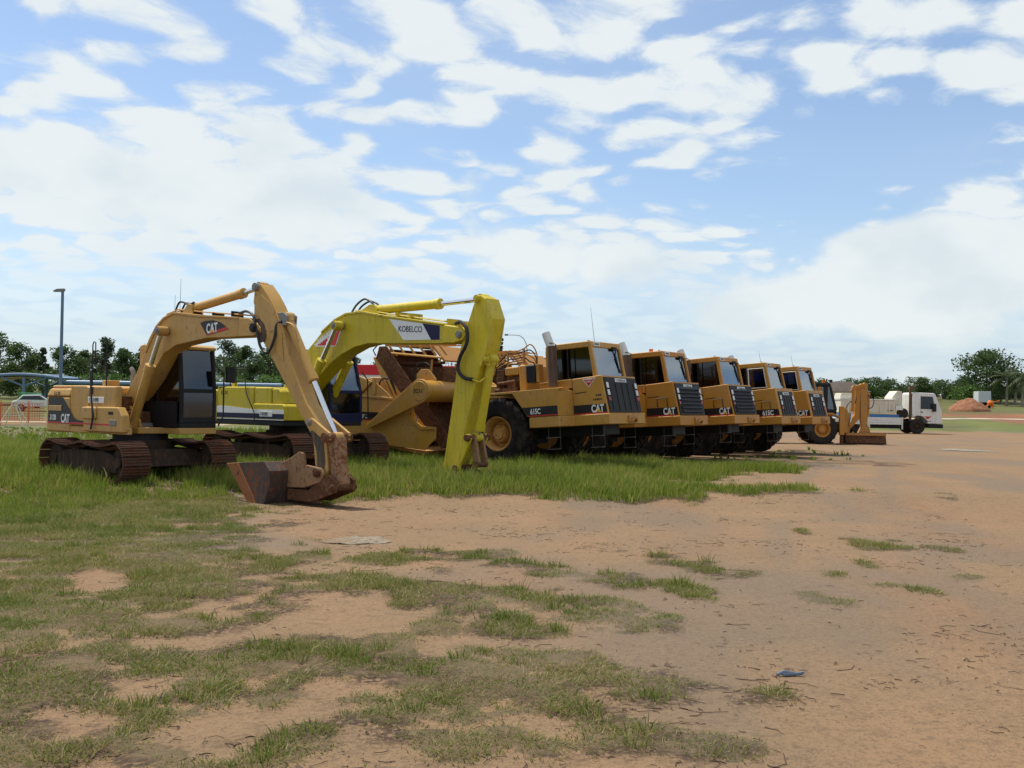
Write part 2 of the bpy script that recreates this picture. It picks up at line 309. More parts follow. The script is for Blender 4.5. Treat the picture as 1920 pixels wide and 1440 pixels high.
def terr(x, y):
    x = np.asarray(x, float); y = np.asarray(y, float)
    z = -.18*(1-sstep(y, 18.6, 21.5))
    sl = .029+.017*sstep(x, 10, 60)
    z = z+sl*np.clip(y-79, 0, 130)
    z = z+.05*(fbm(x*.35, y*.35, 3, 3)-.5)*sstep(y, 60, 25)
    return z
def tz(x, y): return float(terr(x, y))
def grass_density(x, y):
    """returns density, height factor"""
    w = fbm(x*1.1, y*.8, 11, 4)-.5; w2 = fbm(x*3.1, y*2.4, 5, 5)-.5
    k = np.clip(y/9, .6, 3.0)
    xx = x+.55*k*(fbm(x*1.3/k, y*1.3/k, 51, 4)-.5)*2; yy = y+.75*k*(fbm(x*1.3/k+9, y*1.3/k+4, 57, 4)-.5)*2
    d = np.zeros_like(x); h = np.zeros_like(x); hw = np.zeros_like(x)+1e-6
    for cx, cy, a, b, kk, ht in GP:
        e = np.sqrt(((xx-cx)/a)**2+((yy-cy)/b)**2)
        g = kk*(1-sstep(e+w*.4, .5, 1.35)); d = 1-(1-d)*(1-np.clip(g*.9, 0, .96)); h += g*ht; hw += g
    for cx, cy, a, b in BP:
        e = np.sqrt(((xx-cx)/a)**2+((yy-cy)/b)**2)
        d = d*(1-.85*(1-sstep(e+w*.7, .5, 1.2)))
    lush = (1-sstep(x*.9+(y-24)*-.2, -4, 3))*sstep(y, 22, 25)
    d = np.maximum(d, lush*.85)
    left = (1-sstep(x+.25*(y-7), -2.5, 1.0))*sstep(y, 27, 20)*.5       # the left foreground is thinly grassed throughout
    d = np.maximum(d, left+0*d)
    d = np.maximum(d, sstep(y+4*w, 80, 83)*.9)                          # verge past the yard, and the fields
    h = h/hw
    w3 = fbm(x*3.4, y*2.9, 15, 4)-.5; nr = sstep(y, 26, 14)
    t = d+(w3*1.5*nr+w2*1.1*(1-nr))*sstep(d, .03, .35)+w*.35*(d > .05)
    return sstep(t, .30, .78), h
# ------------------------------------------------------------ ground sheet
def axis(lo, hi, step, far_lo, far_hi, g=1.09):
    a = list(np.arange(lo, hi, step)); s = step; p = hi
    while p < far_hi: a.append(p); s = min(s*g, 40); p += s
    s = step; p = lo-step
    while p > far_lo: a.insert(0, p); s = min(s*g, 40); p -= s
    return np.array(a)
gx = axis(-9, 9, .075, -900, 900); gy = axis(4.2, 27, .075, -60, 1500)
GX, GY = np.meshgrid(gx, gy); gz = terr(GX, GY)
GD, GH = grass_density(GX, GY)
near = sstep(GY, 40, 25)
gz = gz+near*(.018*(fbm(GX*2.2, GY*2.2, 21, 4)-.5)+.03*GD*sstep(GY, 30, 20)*(fbm(GX*3, GY*3, 9, 3)))
for pxx, pyy, pr in ((-2.0, 14.2, .5), (-2.25, 14.35, .4), (19.2, 45, 1.4)): gz = gz-.045*np.exp(-((GX-pxx)**2+(GY-pyy)**2)/pr**2)
nx, ny = len(gx), len(gy)
me = bpy.data.meshes.new('ground'); me.vertices.add(nx*ny); me.vertices.foreach_set('co', np.stack([GX, GY, gz], -1).ravel().astype(np.float32))
idx = np.arange(nx*ny).reshape(ny, nx); quad = np.stack([idx[:-1, :-1], idx[:-1, 1:], idx[1:, 1:], idx[1:, :-1]], -1).reshape(-1, 4)
me.loops.add(quad.size); me.loops.foreach_set('vertex_index', quad.ravel().astype(np.int32))
me.polygons.add(len(quad)); me.polygons.foreach_set('loop_start', np.arange(0, quad.size, 4, dtype=np.int32)); me.polygons.foreach_set('loop_total', np.full(len(quad), 4, np.int32))
me.update(); me.shade_smooth()
def vattr(me, n, v, dom='POINT'): a = me.attributes.new(n, 'FLOAT', dom); a.data.foreach_set('value', np.ascontiguousarray(v, dtype=np.float32).ravel())
# colour of the soil itself: red laterite far right and at the building site, grey-brown trodden strip on the right
red = np.clip(sstep(GX+.0*GY, 25, 40)*sstep(GY+6*(fbm(GX*.1, GY*.1, 2, 3)-.5), 88, 92)*(1-sstep(GY+10*(fbm(GX*.08, GY*.1, 8, 3)-.5), 108, 120)), 0, 1)
redl = (1-sstep(GX, -20, -14))*sstep(GY, 58, 62)*(1-sstep(GY, 78, 84))
red = np.maximum(red*sstep(fbm(GX*.12, GY*.3, 44, 3), .32, .5), redl*.7); vattr(me, 'laterite', red); vattr(me, 'turf', GD*(1-.85*red))
damp = sstep(fbm(GX*.45+3, GY*.22, 31, 4)+.12*sstep(GX, 2, 8)*sstep(GY, 20, 9), .50, .70)
rut = np.zeros_like(GX)
for c0, c1, off in ((2.2, .30, 0), (2.2, .30, 1.9), (5.5, .34, .3), (5.5, .34, 2.2)):
    dist = (GX-(c0+c1*(GY-8)+off+.6*np.sin(GY*.13+c0)))
    rut = np.maximum(rut, np.exp(-(dist/.26)**2)*sstep(fbm(GX*.5, GY*.25, 83, 3), .35, .55)*(1-sstep(GY, 55, 70)))
vattr(me, 'damp', np.maximum(damp, rut*.85))
vattr(me, 'litter', np.clip(3.6*GD*(1-GD)+.6*GD, 0, 1)*sstep(fbm(GX*1.5, GY*1.5, 91, 3)+.5*(fbm(GX*6, GY*6, 92, 3)-.5), .40, .56))
T = mat('soil'); tc = T.node('ShaderNodeTexCoord').outputs['Object']
def at(n): return T.node('ShaderNodeAttribute', attribute_name=n).outputs['Fac']
a = T.noise(tc, .55, 6, .6); b = T.noise(tc, 6, 8, .65); c3 = T.noise(tc, 60, 4, .7); tr = T.noise(T.vm('MULTIPLY', tc, (.5, .16, 1)), 1.0, 4, .55)
c = T.mix(T.ss(a, .35, .68), (.235, .152, .082), (.275, .166, .088))
c = T.mix(T.m('MULTIPLY', T.ss(tr, .48, .68), .5), c, (.25, .135, .068))
c = T.mix(T.m('MULTIPLY', at('damp'), .55), c, (.135, .100, .064))
c = T.mix(T.m('MULTIPLY', T.ss(b, .50, .66), .40), c, (.13, .085, .05))
c = T.mix(T.m('MULTIPLY', T.ss(c3, .53, .66), .55), c, (.09, .06, .038))
d5 = T.noise(tc, 22, 6, .7); c = T.mix(T.m('MULTIPLY', T.ss(d5, .50, .62), .45), c, (.10, .066, .04)); c = T.mix(T.m('MULTIPLY', T.ss(d5, .46, .30), .25), c, (.32, .225, .135))
c = T.mix(T.m('MULTIPLY', at('laterite'), T.ss(b, .2, .5, .6, 1)), c, (.30, .12, .048))
tf = T.ss(T.m('ADD', T.m('ADD', at('turf'), T.m('MULTIPLY', T.m('SUBTRACT', b, .5), .7)), T.m('MULTIPLY', T.m('SUBTRACT', d5, .5), 1.3)), .22, .62)
gc = T.mix(T.ss(T.noise(tc, 9, 6, .7), .35, .65), (.085, .072, .034), (.135, .092, .052))
farv = T.ss(T.node('ShaderNodeSeparateXYZ', {0: tc}).outputs[1], 30, 70)
gc = T.mix(T.m('MULTIPLY', farv, .85), gc, T.mix(T.ss(T.noise(tc, .35, 5, .6), .35, .65), (.085, .135, .022), (.14, .155, .036)))
c = T.mix(T.m('MULTIPLY', tf, T.ss(farv, 0, 1, .72, .9)), c, gc)
c = T.mix(T.m('MULTIPLY', at('litter'), T.ss(d5, .40, .52)), c, T.mix(T.ss(c3, .4, .6), (.038, .021, .014), (.085, .048, .030)))
h = T.m('ADD', T.m('ADD', T.m('MULTIPLY', b, .5), T.m('MULTIPLY', c3, .25)), T.m('MULTIPLY', d5, .4))
fin(T, pbsdf(T, col=c, rough=T.m('SUBTRACT', .95, T.m('MULTIPLY', at('damp'), .25)), spec=.25, normal=bump(T, h, .8, .05)))
me.materials.append(MAT['soil'])
ground = bpy.data.objects.new('ground', me); COL.objects.link(ground); tag(ground, 'bare reddish dirt yard with patchy low grass', 'ground', kind='structure')

# ------------------------------------------------------------ grass: blades grown in tufts
rng = np.random.default_rng(7)
def blades(name, x0, x1, y0, y1, per_m2, seed, hmin, hmax, wid, label, clump=9, dryk=.25, cond=None, lean=.55, mt='grassblade', shift=None, spread=.035, bias=0.0):
    rng = np.random.default_rng(seed)
    n = int((x1-x0)*(y1-y0)*per_m2/clump); cx = rng.uniform(x0, x1, n); cy = rng.uniform(y0, y1, n)
    vis = np.abs(cx) < .54*cy+.8; cx, cy = cx[vis], cy[vis]
    d, h = grass_density(cx, cy)
    if shift is not None: d = shift(d, cx, cy)
    k = rng.random(len(cx)) < d**1.4
    if cond is not None: k &= cond(cx, cy)
    cx, cy, d, h = cx[k], cy[k], d[k], h[k]
    hs = (hmin+(hmax-hmin)*np.clip(h, 0, 1))*rng.uniform(.55, 1.3, len(cx))*(.30+.80*d)*(.6+.8*fbm(cx*2.3, cy*2.3, 77, 3))*np.where((cy > 15) & (hmax > .2), .5+.5*sstep(cy+1.6*(fbm(cx*.8, cy*.8, 17, 3)-.5), 18.0, 22.0), 1.0)
    dry = np.clip(.5+bias+1.3*(fbm(cx*1.3, cy*1.3, 41, 3)-.5)+rng.normal(0, .16, len(cx)), 0, 1)
    ox = rng.normal(0, spread, len(cx)*clump); oy = rng.normal(0, spread, len(cx)*clump); bx = np.repeat(cx, clump)+ox; by = np.repeat(cy, clump)+oy
    bh = np.repeat(hs, clump)*rng.uniform(.45, 1.25, len(bx)); bw = wid*rng.uniform(.6, 1.3, len(bx))
    th = rng.uniform(0, 2*np.pi, len(bx)); ln = rng.uniform(.1, 1.0, len(bx))*lean*bh; la = np.arctan2(oy, ox)+rng.normal(0, .7, len(bx))
    bz = terr(bx, by)-.01
    dx, dy = np.cos(th)*bw/2, np.sin(th)*bw/2; lx, ly = np.cos(la)*ln, np.sin(la)*ln
    V = np.empty((len(bx), 5, 3)); z0 = bz; up = bh
    V[:, 0] = np.stack([bx-dx, by-dy, z0], -1); V[:, 1] = np.stack([bx+dx, by+dy, z0], -1)
    V[:, 2] = np.stack([bx+dx*.8+lx*.35, by+dy*.8+ly*.35, z0+up*.6], -1); V[:, 3] = np.stack([bx-dx*.8+lx*.35, by-dy*.8+ly*.35, z0+up*.6], -1)
    V[:, 4] = np.stack([bx+lx, by+ly, z0+up*.95], -1)
    m = len(bx); me = bpy.data.meshes.new(name); me.vertices.add(m*5); me.vertices.foreach_set('co', V.ravel().astype(np.float32))
    o5 = (np.arange(m)*5)[:, None]; L = np.concatenate([o5+np.array([0, 1, 2, 3]), o5+np.array([3, 2, 4])], 1)
    me.loops.add(L.size); me.loops.foreach_set('vertex_index', L.ravel().astype(np.int32))
    ls = (np.arange(m)*7)[:, None]+np.array([0, 4]); lt = np.tile(np.array([4, 3], np.int32), m)
    me.polygons.add(m*2); me.polygons.foreach_set('loop_start', ls.ravel().astype(np.int32)); me.polygons.foreach_set('loop_total', lt); me.update()
    tint = np.repeat(np.clip(np.repeat(dry*.7, clump)+rng.normal(0, .2, m)+(rng.random(m) < dryk*.35)*.5, 0, 1), 2)
    vattr(me, 'tint', tint, 'FACE'); me.materials.append(MAT[mt])
    o = bpy.data.objects.new(name, me); COL.objects.link(o); tag(o, label, 'grass', kind='stuff'); print(name, m); return m
GT = blades('short_grass', -11, 8, 4.5, 19.5, 8800, 1, .022, .080, .0072, 'low scruffy grass on the bare dirt in front of the machines', 9, 1.6, lean=1.7, spread=.04, bias=.12)
GT += blades('grass_tufts', -11, 8, 4.5, 19.5, 1100, 11, .05, .17, .0075, 'taller splayed grass tufts dotted over the yard', 26, .8, lean=.9, spread=.035, shift=lambda d, x, y: np.clip(d*1.2, 0, 1)*sstep(fbm(x*1.7, y*1.7, 23, 3), .46, .66))
GT += blades('dead_grass', -11, 8, 4.5, 21, 4200, 6, .012, .032, .006, 'brown dead stalks lying round the grass patches', 9, .8, lean=4.0, mt='deadblade', spread=.05, shift=lambda d, x, y: np.clip(3.4*d*(1-d)+.6*d, 0, 1)*sstep(fbm(x*1.5, y*1.5, 91, 3), .38, .54))
GT += blades('tall_grass', -17, 20, 15.5, 34, 1300, 2, .05, .30, .014, 'tall lush green grass growing around the tracks and tyres', 9, .9, lambda x, y: ~((x > 4.5) & (y > 30)) & ((y > 19.3+2*(fbm(x*1.2, y*1.2, 3, 3)-.5)) | (grass_density(x, y)[1] > .56)), mt='tallblade', spread=.05, lean=.6)
GT += blades('verge_grass', -30, 24, 34, 56, 40, 3, .1, .25, .035, 'thin grass at the back of the yard', 8, .0, mt='tallblade', bias=-.2)
print('blades', GT)
# ------------------------------------------------------------ excavators
def cylinder(root, a, b, c, rb, rr, mat_, y, name='boom_cylinder', cap=True, wl=None):
    """hydraulic cylinder: barrel a->b, rod b->c in the plane y"""
    A, B, C_ = (Vector((p[0], y, p[1])) for p in (a, b, c)); d = (B-A).normalized()
    m = MB().cyl(A, B, rb, 18).cyl(B-d*.12, B+d*.015, rb*1.16, 18).cyl(A-d*.02, A+d*.05, rb*1.1, 18)
    m.cyl(A+Vector((0, -rb*1.15, 0))-d*.07, A+Vector((0, rb*1.15, 0))-d*.07, rb*1.15, 16)
    o = m.build(name, mat_, root)
    r = MB().cyl(B-d*.02, C_, rr, 14).build('rod', 'chrome', o)
    MB().cyl(C_+Vector((0, -rb*1.1, 0)), C_+Vector((0, rb*1.1, 0)), rr*1.9, 16).build('rod_eye', mat_, o)
    return o
def pin(root, x, z, y0, y1, r, mat_='steel', name='pin'):
    return MB().cyl((x, y0, z), (x, y1, z), r, 16).cyl((x, y0-.015, z), (x, y0+.01, z), r*.6, 12).build(name, mat_, root)
_shoe = {}
def track(root, xa, xb, yc, w, R0=.37, sag=.07, seed=0):
    n = 220; pts = []
    L = xb-xa-2*R0
    for i in range(n):                      # belt centre line, starting at the bottom
        t = i/n*(2*L+2*math.pi*R0)
        if t < L: p = (xa+R0+t, .0)
        elif t < L+math.pi*R0: a = (t-L)/R0; p = (xb-R0+math.sin(a)*R0, R0-math.cos(a)*R0)
        elif t < 2*L+math.pi*R0:
            s = t-L-math.pi*R0; k = s/L; p = (xb-R0-s, 2*R0-sag*abs(math.sin(math.pi*2*k)))
        else: a = (t-2*L-math.pi*R0)/R0; p = (xa+R0-math.sin(a)*R0, R0+math.cos(a)*R0)
        pts.append((p[0], p[1]+.03))
    fr = MB()
    fr.prism([(xa+.45, .18), (xb-.45, .18), (xb-.5, .5), (xb-.9, .6), (xa+.9, .6), (xa+.5, .5)], yc-.17, yc+.17)
    o = fr.build('track', 'mud', root, .02)
    for cx, nm in ((xb-R0, 'idler'), (xa+R0, 'sprocket')):
        MB().lathe([(yc-.13, .06), (yc-.13, R0-.09), (yc-.05, R0-.05), (yc+.05, R0-.05), (yc+.13, R0-.09), (yc+.13, .06)], (cx, R0+.03), 28).cyl((cx, yc-.19, R0+.03), (cx, yc+.19, R0+.03), .11, 16).build(nm, 'mud', o)
    for i in range(6):
        x = xa+.75+(xb-xa-1.5)*i/5
        MB().lathe([(yc-.19, .05), (yc-.19, .12), (yc+.19, .12), (yc+.19, .05)], (x, .17), 16).build('roller', 'mud', o)
    for x in (xa+(xb-xa)*.36, xa+(xb-xa)*.66):
        MB().lathe([(yc-.12, .03), (yc-.12, .08), (yc+.12, .08), (yc+.12, .03)], (x, 2*R0-.13), 12).build('carrier_roller', 'mud', o)
    ch = MB()                                # link chain inside the shoes
    for s in (-1, 1):
        q = [(p[0]+(xa+xb)/2*.0, yc+s*.085, p[1]) for p in pts]+[(pts[0][0], yc+s*.085, pts[0][1])]
        c0 = Vector(((xa+xb)/2, 0, R0+.03))
        q = [Vector((v[0]+(c0.x-v[0])*(.05 if abs(v[0]-c0.x) > L/2 else 0), v[1], v[2]+(.045 if v[2] < R0 else -.045))) for v in q]
        ch.tube(q, .045, 5)
    ch.build('chain', 'shoe', o)
    # shoes, each one a piece
    key = w
    if key not in _shoe:
        m = MB().box(-.082, .082, -w/2, w/2, -.012, .012)
        for x, h in ((-.066, .04), (-.005, .034), (.055, .034)): m.prism([(x-.012, .012), (x+.012, .012), (x+.006, h), (x-.006, h)], -w/2+.004, w/2-.004)
        me = m.mesh('shoe'); me.materials.append(MAT['shoe']); _shoe[key] = me
    seg = [0]
    for i in range(n): seg.append(seg[-1]+math.dist(pts[i], pts[(i+1) % n]))
    N = int(seg[-1]/.172); rr = random.Random(seed)
    for k in range(N):
        s = (k+.3)*seg[-1]/N; i = next(j for j in range(n) if seg[j+1] >= s); f = (s-seg[i])/(seg[i+1]-seg[i])
        a, b = pts[i], pts[(i+1) % n]; a2, b2 = pts[(i-3) % n], pts[(i+4) % n]
        c = bpy.data.objects.new('shoe', _shoe[key]); COL.objects.link(c); c.parent = o
        c.location = (a[0]+(b[0]-a[0])*f, yc, a[1]+(b[1]-a[1])*f)
        # outward normal is to the right of travel (bottom runs forward)
        ang = math.atan2(b2[1]-a2[1], b2[0]-a2[0])
        c.rotation_euler = (math.pi+rr.uniform(-.01, .01), -ang*-1 if False else -ang, 0)
    return o
def cabin(root, x0, x1, y0, y1, z0, z1, body, roofm, slope=.12, frame='black', gl='darkglass'):
    """excavator cab: roof, rear panel, posts, panes, seat"""
    t = .06
    xf = x1-slope                              # top of windscreen sits back
    def fx(z): return x1 if z < z0+.75 else x1-(z-z0-.75)/(z1-z0-.75)*slope
    c = MB().box(x0, x1, y0, y1, z0, z0+.10)
    c.prism([(x0, z0+.1), (x0+.5, z0+.1), (x0+.42, z0+.82), (x0, z0+.82)], y0, y0+.04).prism([(x0, z0+.1), (x0+.4, z0+.1), (x0+.4, z0+.75), (x0, z0+.75)], y1-.04, y1)
    c.box(x0, x0+.05, y0, y1, z0+.1, z0+.9)
    c.box(x1-.05, x1, y0, y1, z0+.1, z0+.22)
    cab = c.build('cab', frame, root, .015)
    rf = MB().prism([(x0-.02, z1-.13), (xf+.03, z1-.13), (xf+.05, z1-.07), (xf-.05, z1-.02), (x0+.1, z1), (x0-.02, z1-.03)], y0-.02, y1+.02)
    rf.prismz([(x0+.3, y0+.2), (x0+.9, y0+.2), (x0+.9, y1-.2), (x0+.3, y1-.2)], z1-.02, z1+.03)
    rf.build('roof', roofm, cab, .035)
    MB().box(x0-.015, x0+.16, y0-.015, y1+.015, z0+.5, z1-.12).build('rear_panel', body, cab, .02)
    for y in (y0+.035, y1-.035):
        MB().tube([(x1-.04, y, z0+.1), (x1-.04, y, z0+.75), (xf-.03, y, z1-.1)], .045, 8).build('post', frame, cab)
        MB().cyl((x0+.62, y, z0+.1), (x0+.62, y, z1-.1), .035, 8).build('post', frame, cab)
    MB().box(x1-.075, x1-.01, y0, y1, z0+.72, z0+.80).build('sill_bar', frame, cab, .01)
    def pane(pts, nm='pane'):
        m = MB(); P_ = [Vector(p) for p in pts]; n = (P_[1]-P_[0]).cross(P_[2]-P_[0]).normalized()*.006
        k = len(P_); m.add([p-n for p in P_]+[p+n for p in P_], [tuple(range(k))[::-1], tuple(range(k, 2*k))]+[(i, (i+1) % k, k+(i+1) % k, k+i) for i in range(k)])
        return m.build(nm, gl, cab)
    pane([(x1-.04, y0+.07, z0+.80), (x1-.04, y1-.07, z0+.80), (xf-.04, y1-.07, z1-.14), (xf-.04, y0+.07, z1-.14)], 'windscreen')
    pane([(x1-.03, y0+.07, z0+.22), (x1-.03, y1-.07, z0+.22), (x1-.03, y1-.07, z0+.72), (x1-.03, y0+.07, z0+.72)], 'lower_screen')
    for y in (y0+.02, y1-.02):
        pane([(x0+.17, y, z0+.85), (x0+.58, y, z0+.85), (x0+.58, y, z1-.14), (x0+.17, y, z1-.14)], 'side_window')
        pane([(x0+.66, y, z0+.14), (x1-.09, y, z0+.14), (x1-.09, y, z0+.78), (xf-.09, y, z1-.14), (x0+.66, y, z1-.14)], 'side_window')
    ym = (y0+y1)/2
    s = MB().box(x0+.25, x0+.75, ym-.24, ym+.24, z0+.38, z0+.52).prism([(x0+.22, z0+.5), (x0+.34, z0+.5), (x0+.22, z0+1.15), (x0+.12, z0+1.15)], ym-.23, ym+.23)
    s.box(x0+.3, x0+.7, ym-.2, ym+.2, z0+.1, z0+.38); s.build('seat', 'seat', cab, .04)
    MB().cyl((x1-.25, ym-.2, z0+.1), (x1-.3, ym-.2, z0+.75), .03, 8).cyl((x1-.25, ym+.2, z0+.1), (x1-.3, ym+.2, z0+.75), .03, 8).build('lever', 'black', cab)
    return cab
def strokes(parent, x, z, L, n, ang, h, y, mat_='decal_white'):
    """a line of print too small to read"""
    m = MB(); c, s_ = math.cos(ang), math.sin(ang); w = L/n
    for i in range(n):
        a = i*w; b = a+w*(.55+.2*((i*7) % 3)/2)
        q = [(a, 0), (b, 0), (b, h), (a, h)]
        m.prism([(x+p*c-r_*s_, z+p*s_+r_*c) for p, r_ in q], y, y+.002)
    return m.build('small_print', mat_, parent)
TH = R(-39)
XA = empty('excavator', (-7.65, 22.2, tz(-7.65, 22.2)+.0), TH, 'tan tracked excavator with rusty bucket on the ground, leftmost machine', 'excavator', 'excavators at the left end of the row')
for yc, sd_ in ((-1.0, 1), (1.0, 2)): track(XA, -1.78, 1.40, yc, .60, seed=sd_)
u = MB().prism([(-1.2, .28), (.85, .28), (.7, .62), (-1.0, .62)], -.85, .85).cyl((-.1, 0, .6), (-.1, 0, .80), .62, 28).build('undercarriage', 'mud', XA, .02)
MB().cyl((-.1, 0, .78), (-.1, 0, .93), .55, 28).build('swing_bearing', 'black', XA)
MB().prismz([(-1.9, -.97), (1.0, -.97), (1.0, -.86), (.05, -.84), (.05,-.4), (.45, -.40), (.55, .12), (1.12, .12), (1.12, 1.0), (-1.9, 1.0)], .93, 1.06).build('deck', 'tan', XA, .02)
def rplan(x0, x1, y0, y1, r, n=6):          # plan with two rounded rear corners
    p = [(x1, y0), (x1, y1)]
    for cx, cy, a0 in ((x0+r, y1-r, 90), (x0+r, y0+r, 180)):
        p += [(cx+r*math.cos(R(a0+90*i/n)), cy+r*math.sin(R(a0+90*i/n))) for i in range(n+1)]
    return p
MB().prismz(rplan(-2.32, -1.15, -1.0, 1.0, .30), .92, 1.66).prismz(rplan(-2.32, -1.15, -1.0, 1.0, .30), 1.66, 1.84, rplan(-2.24, -1.15, -.96, .96, .30)).build('counterweight', 'tan', XA, .05)
MB().prism([(-1.14, 1.07), (-.42, 1.07), (-.42, 1.86), (-.55, 1.90), (-1.14, 1.90)], -.99, .99).build('engine_hood', 'tan', XA, .03)
MB().prismz(rplan(-2.22, -1.15, -.90, .90, .25), 1.842, 1.90).build('hood_cover', 'tan', XA, .04)
MB().box(-.40, .58, -.99, -.84, 1.07, 1.885).build('side_box', 'tan', XA, .035)
tbx = MB().prism([(-.5, .97), (.98, .97), (.93, 1.30), (.78, 1.47), (-.46, 1.47), (-.5, 1.43)], -1.06, -.88).build('tool_box', 'tan', XA, .05)
MB().prism([(-.49, 1.22), (.0, 1.22), (.03, 1.25), (.03, 1.43), (0, 1.46), (-.49, 1.46), (-.52, 1.43), (-.52, 1.25)], -1.10, -1.055).build('filler_lid', 'tan', tbx, .03)
MB().box(.45, .62, -1.066, -1.05, 1.32, 1.38).build('latch', 'black', tbx)
MB().box(.50, .74, -1.075, -1.05, 1.10, 1.22).build('reflector', 'steel', tbx, .01)
MB().box(-.33, -.26, -1.0, -.98, 1.72, 1.87).build('hood_latch', 'black', XA)
MB().box(-.38, .12, -.64, .1, 1.07, 1.38).build('pump_cover', 'rust', XA, .03)
MB().box(-.38, -.1, -.62, -.2, 1.4, 1.7).build('valve_block', 'rust', XA, .03)
MB().box(-.41, 1.0, .10, .14, 1.07, 1.6).build('cab_guard', 'black', XA)
# decals on the side
dec = MB().prism([(-2.02, 1.65), (-1.42, 1.65), (-1.10, 1.36), (-.98, 1.24), (-.82, 1.185), (-.50, 1.17), (-.50, 1.10), (-2.02, 1.10)], -1.0065, -1.0025).build('black_decal', 'decal_black', XA)
MB().prism([(-1.98, 1.365), (-1.46, 1.365), (-1.46, 1.475), (-1.98, 1.475)], -1.02, -1.007).build('decal_panel', 'tan', dec, .01)
MB().prism([(-2.02, 1.105), (-.50, 1.105), (-.50, 1.135), (-2.02, 1.135)], -1.0105, -1.007).build('red_stripe', 'decal_red', dec)
MB().prism([(-.49, 1.105), (.50, 1.105), (.50, 1.135), (-.49, 1.135)], -1.0645, -1.0605).build('red_stripe', 'decal_red', XA)
text('312B', XA, (-1.93, -1.0085, 1.175), .155, 'decal_white', .78); text('CAT', XA, (-1.47, -1.0125, 1.13), .24, 'decal_white', .72, bold=.035)
MB().prism([(-.43, 1.545), (.17, 1.545), (.17, 1.665), (-.43, 1.665)], -1.004, -.9925).build('number_plate', 'decal_white', XA, .01)
text('C41498', XA, (-.385, -1.006, 1.568), .115, 'decal_black', .98, bold=.012)
text('EX 09', XA, (-1.80, -1.003, 1.69), .11, 'decal_black', .95, bold=.012)
MB().prism([(-1.95, 1.795), (-1.40, 1.795), (-1.40, 1.85), (-1.95, 1.85)], -.930, -.915).build('faded_sticker', 'decal_pink', XA)
CA = cabin(XA, -.40, 1.10, .15, 1.0, 1.06, 2.79, 'tan', 'tan', .10, 'black', 'cabglass')
# hand rails, mirror stalk, exhaust and aerials
for pth in ([(-.53, -.86, 1.89), (-.54, -.86, 2.74), (-.49, -.86, 2.80), (-.43, -.86, 2.78), (-.42, -.86, 2.35)], [(-.10, -.80, 1.6), (-.10, -.80, 2.86), (-.30, -.80, 2.88)]):
    MB().tube(pth, .013, 6).build('handrail', 'black', XA)
MB().tube(spline([(-.33, -1.02, 2.18), (-.16, -1.08, 1.62), (-.03, -1.12, 1.28), (-.13, -1.10, 1.02)], 5), .02, 6).build('wiper_hose', 'hose', XA)
MB().cyl((-1.0, .35, 1.88), (-1.0, .35, 2.12), .06, 12).tube([(-1.0, .35, 2.1), (-1.0, .35, 2.22), (-1.08, .35, 2.30)], .05, 10).build('exhaust', 'steel', XA)
MB().box(-.78, -.6, -.5, -.2, 1.9, 2.02).build('air_intake', 'tan', XA, .02)
for x, h in ((-.35, 3.9), (-.15, 4.25)): MB().cyl((x, .9, 2.76), (x+.03, .9, h), .008, 5, .003).build('aerial', 'black', XA)
MB().tube([(1.13, 1.03, 1.9), (1.35, 1.15, 1.95), (1.38, 1.16, 2.3)], .014, 6).box(1.33, 1.39, 1.05, 1.25, 2.0, 2.33).build('mirror', 'black', XA)
MB().tube([(1.14, 1.02, 1.1), (1.2, 1.1, 1.3), (1.2, 1.1, 2.2), (1.1, 1.03, 2.3)], .016, 6).build('handrail', 'black', XA)
# boom
BA = [(-.41, 1.42), (-.52, 1.60), (-.02, 2.14), (.25, 2.55), (.44, 2.85), (.67, 3.11), (.94, 3.27), (1.29, 3.36), (2.15, 3.27), (2.86, 3.21), (3.48, 3.18), (3.77, 3.16), (3.93, 3.08), (4.04, 2.98), (4.05, 2.90), (3.94, 2.85), (3.56, 2.83), (2.38, 2.83), (1.39, 2.72), (.97, 2.56), (.74, 2.32), (.51, 2.07), (.19, 1.80), (-.33, 1.40)]
bo = MB().prism(BA, -.19, .19).build('boom', 'tan', XA, .018)
MB().prism([(.30, 2.62), (.47, 2.87), (.70, 3.13), (.95, 3.29), (1.29, 3.385), (2.15, 3.295), (3.4, 3.20), (3.4, 3.165), (2.15, 3.25), (1.29, 3.34), (.97, 3.25), (.74, 3.08), (.52, 2.82), (.35, 2.58)], -.215, .215).build('top_plate', 'tan', bo, .008)
MB().prism([(3.45, 2.835), (3.9, 2.84), (4.04, 2.93), (4.0, 3.04), (3.75, 3.16), (3.45, 3.18)], -.215, -.192).build('cheek_plate', 'tan', bo, .008)
MB().prism([(2.20, 3.13), (2.35, 3.165), (2.62, 3.17), (2.88, 3.11), (3.10, 2.98), (2.42, 2.885)], -.1985, -.193).build('black_decal', 'decal_black', bo)
MB().prism([(2.42, 2.888), (3.10, 2.98), (3.03, 3.025), (2.42, 2.925)], -.2025, -.199).build('red_stripe', 'decal_red', bo)
text('CAT', bo, (2.42, -.2045, 2.925), .25, 'decal_white', .72, .06, .035)
MB().prism([(2.51, 2.932), (2.66, 2.945), (2.585, 3.0)], -.2085, -.2062).build('yellow_triangle', 'decal_yellow', bo)
for s in (-1, 1):
    cylinder(XA, (.14, 1.12), (.73, 2.31), (1.10, 3.0), .095, .05, 'tan', s*.33)
pin(XA, 1.10, 3.0, -.45, .45, .075, 'steel'); pin(XA, .12, 1.08, -.5, .5, .07, 'steel'); pin(XA, -.38, 1.52, -.36, .36, .08, 'steel'); pin(XA, 3.90, 2.98, -.26, .26, .085, 'black')
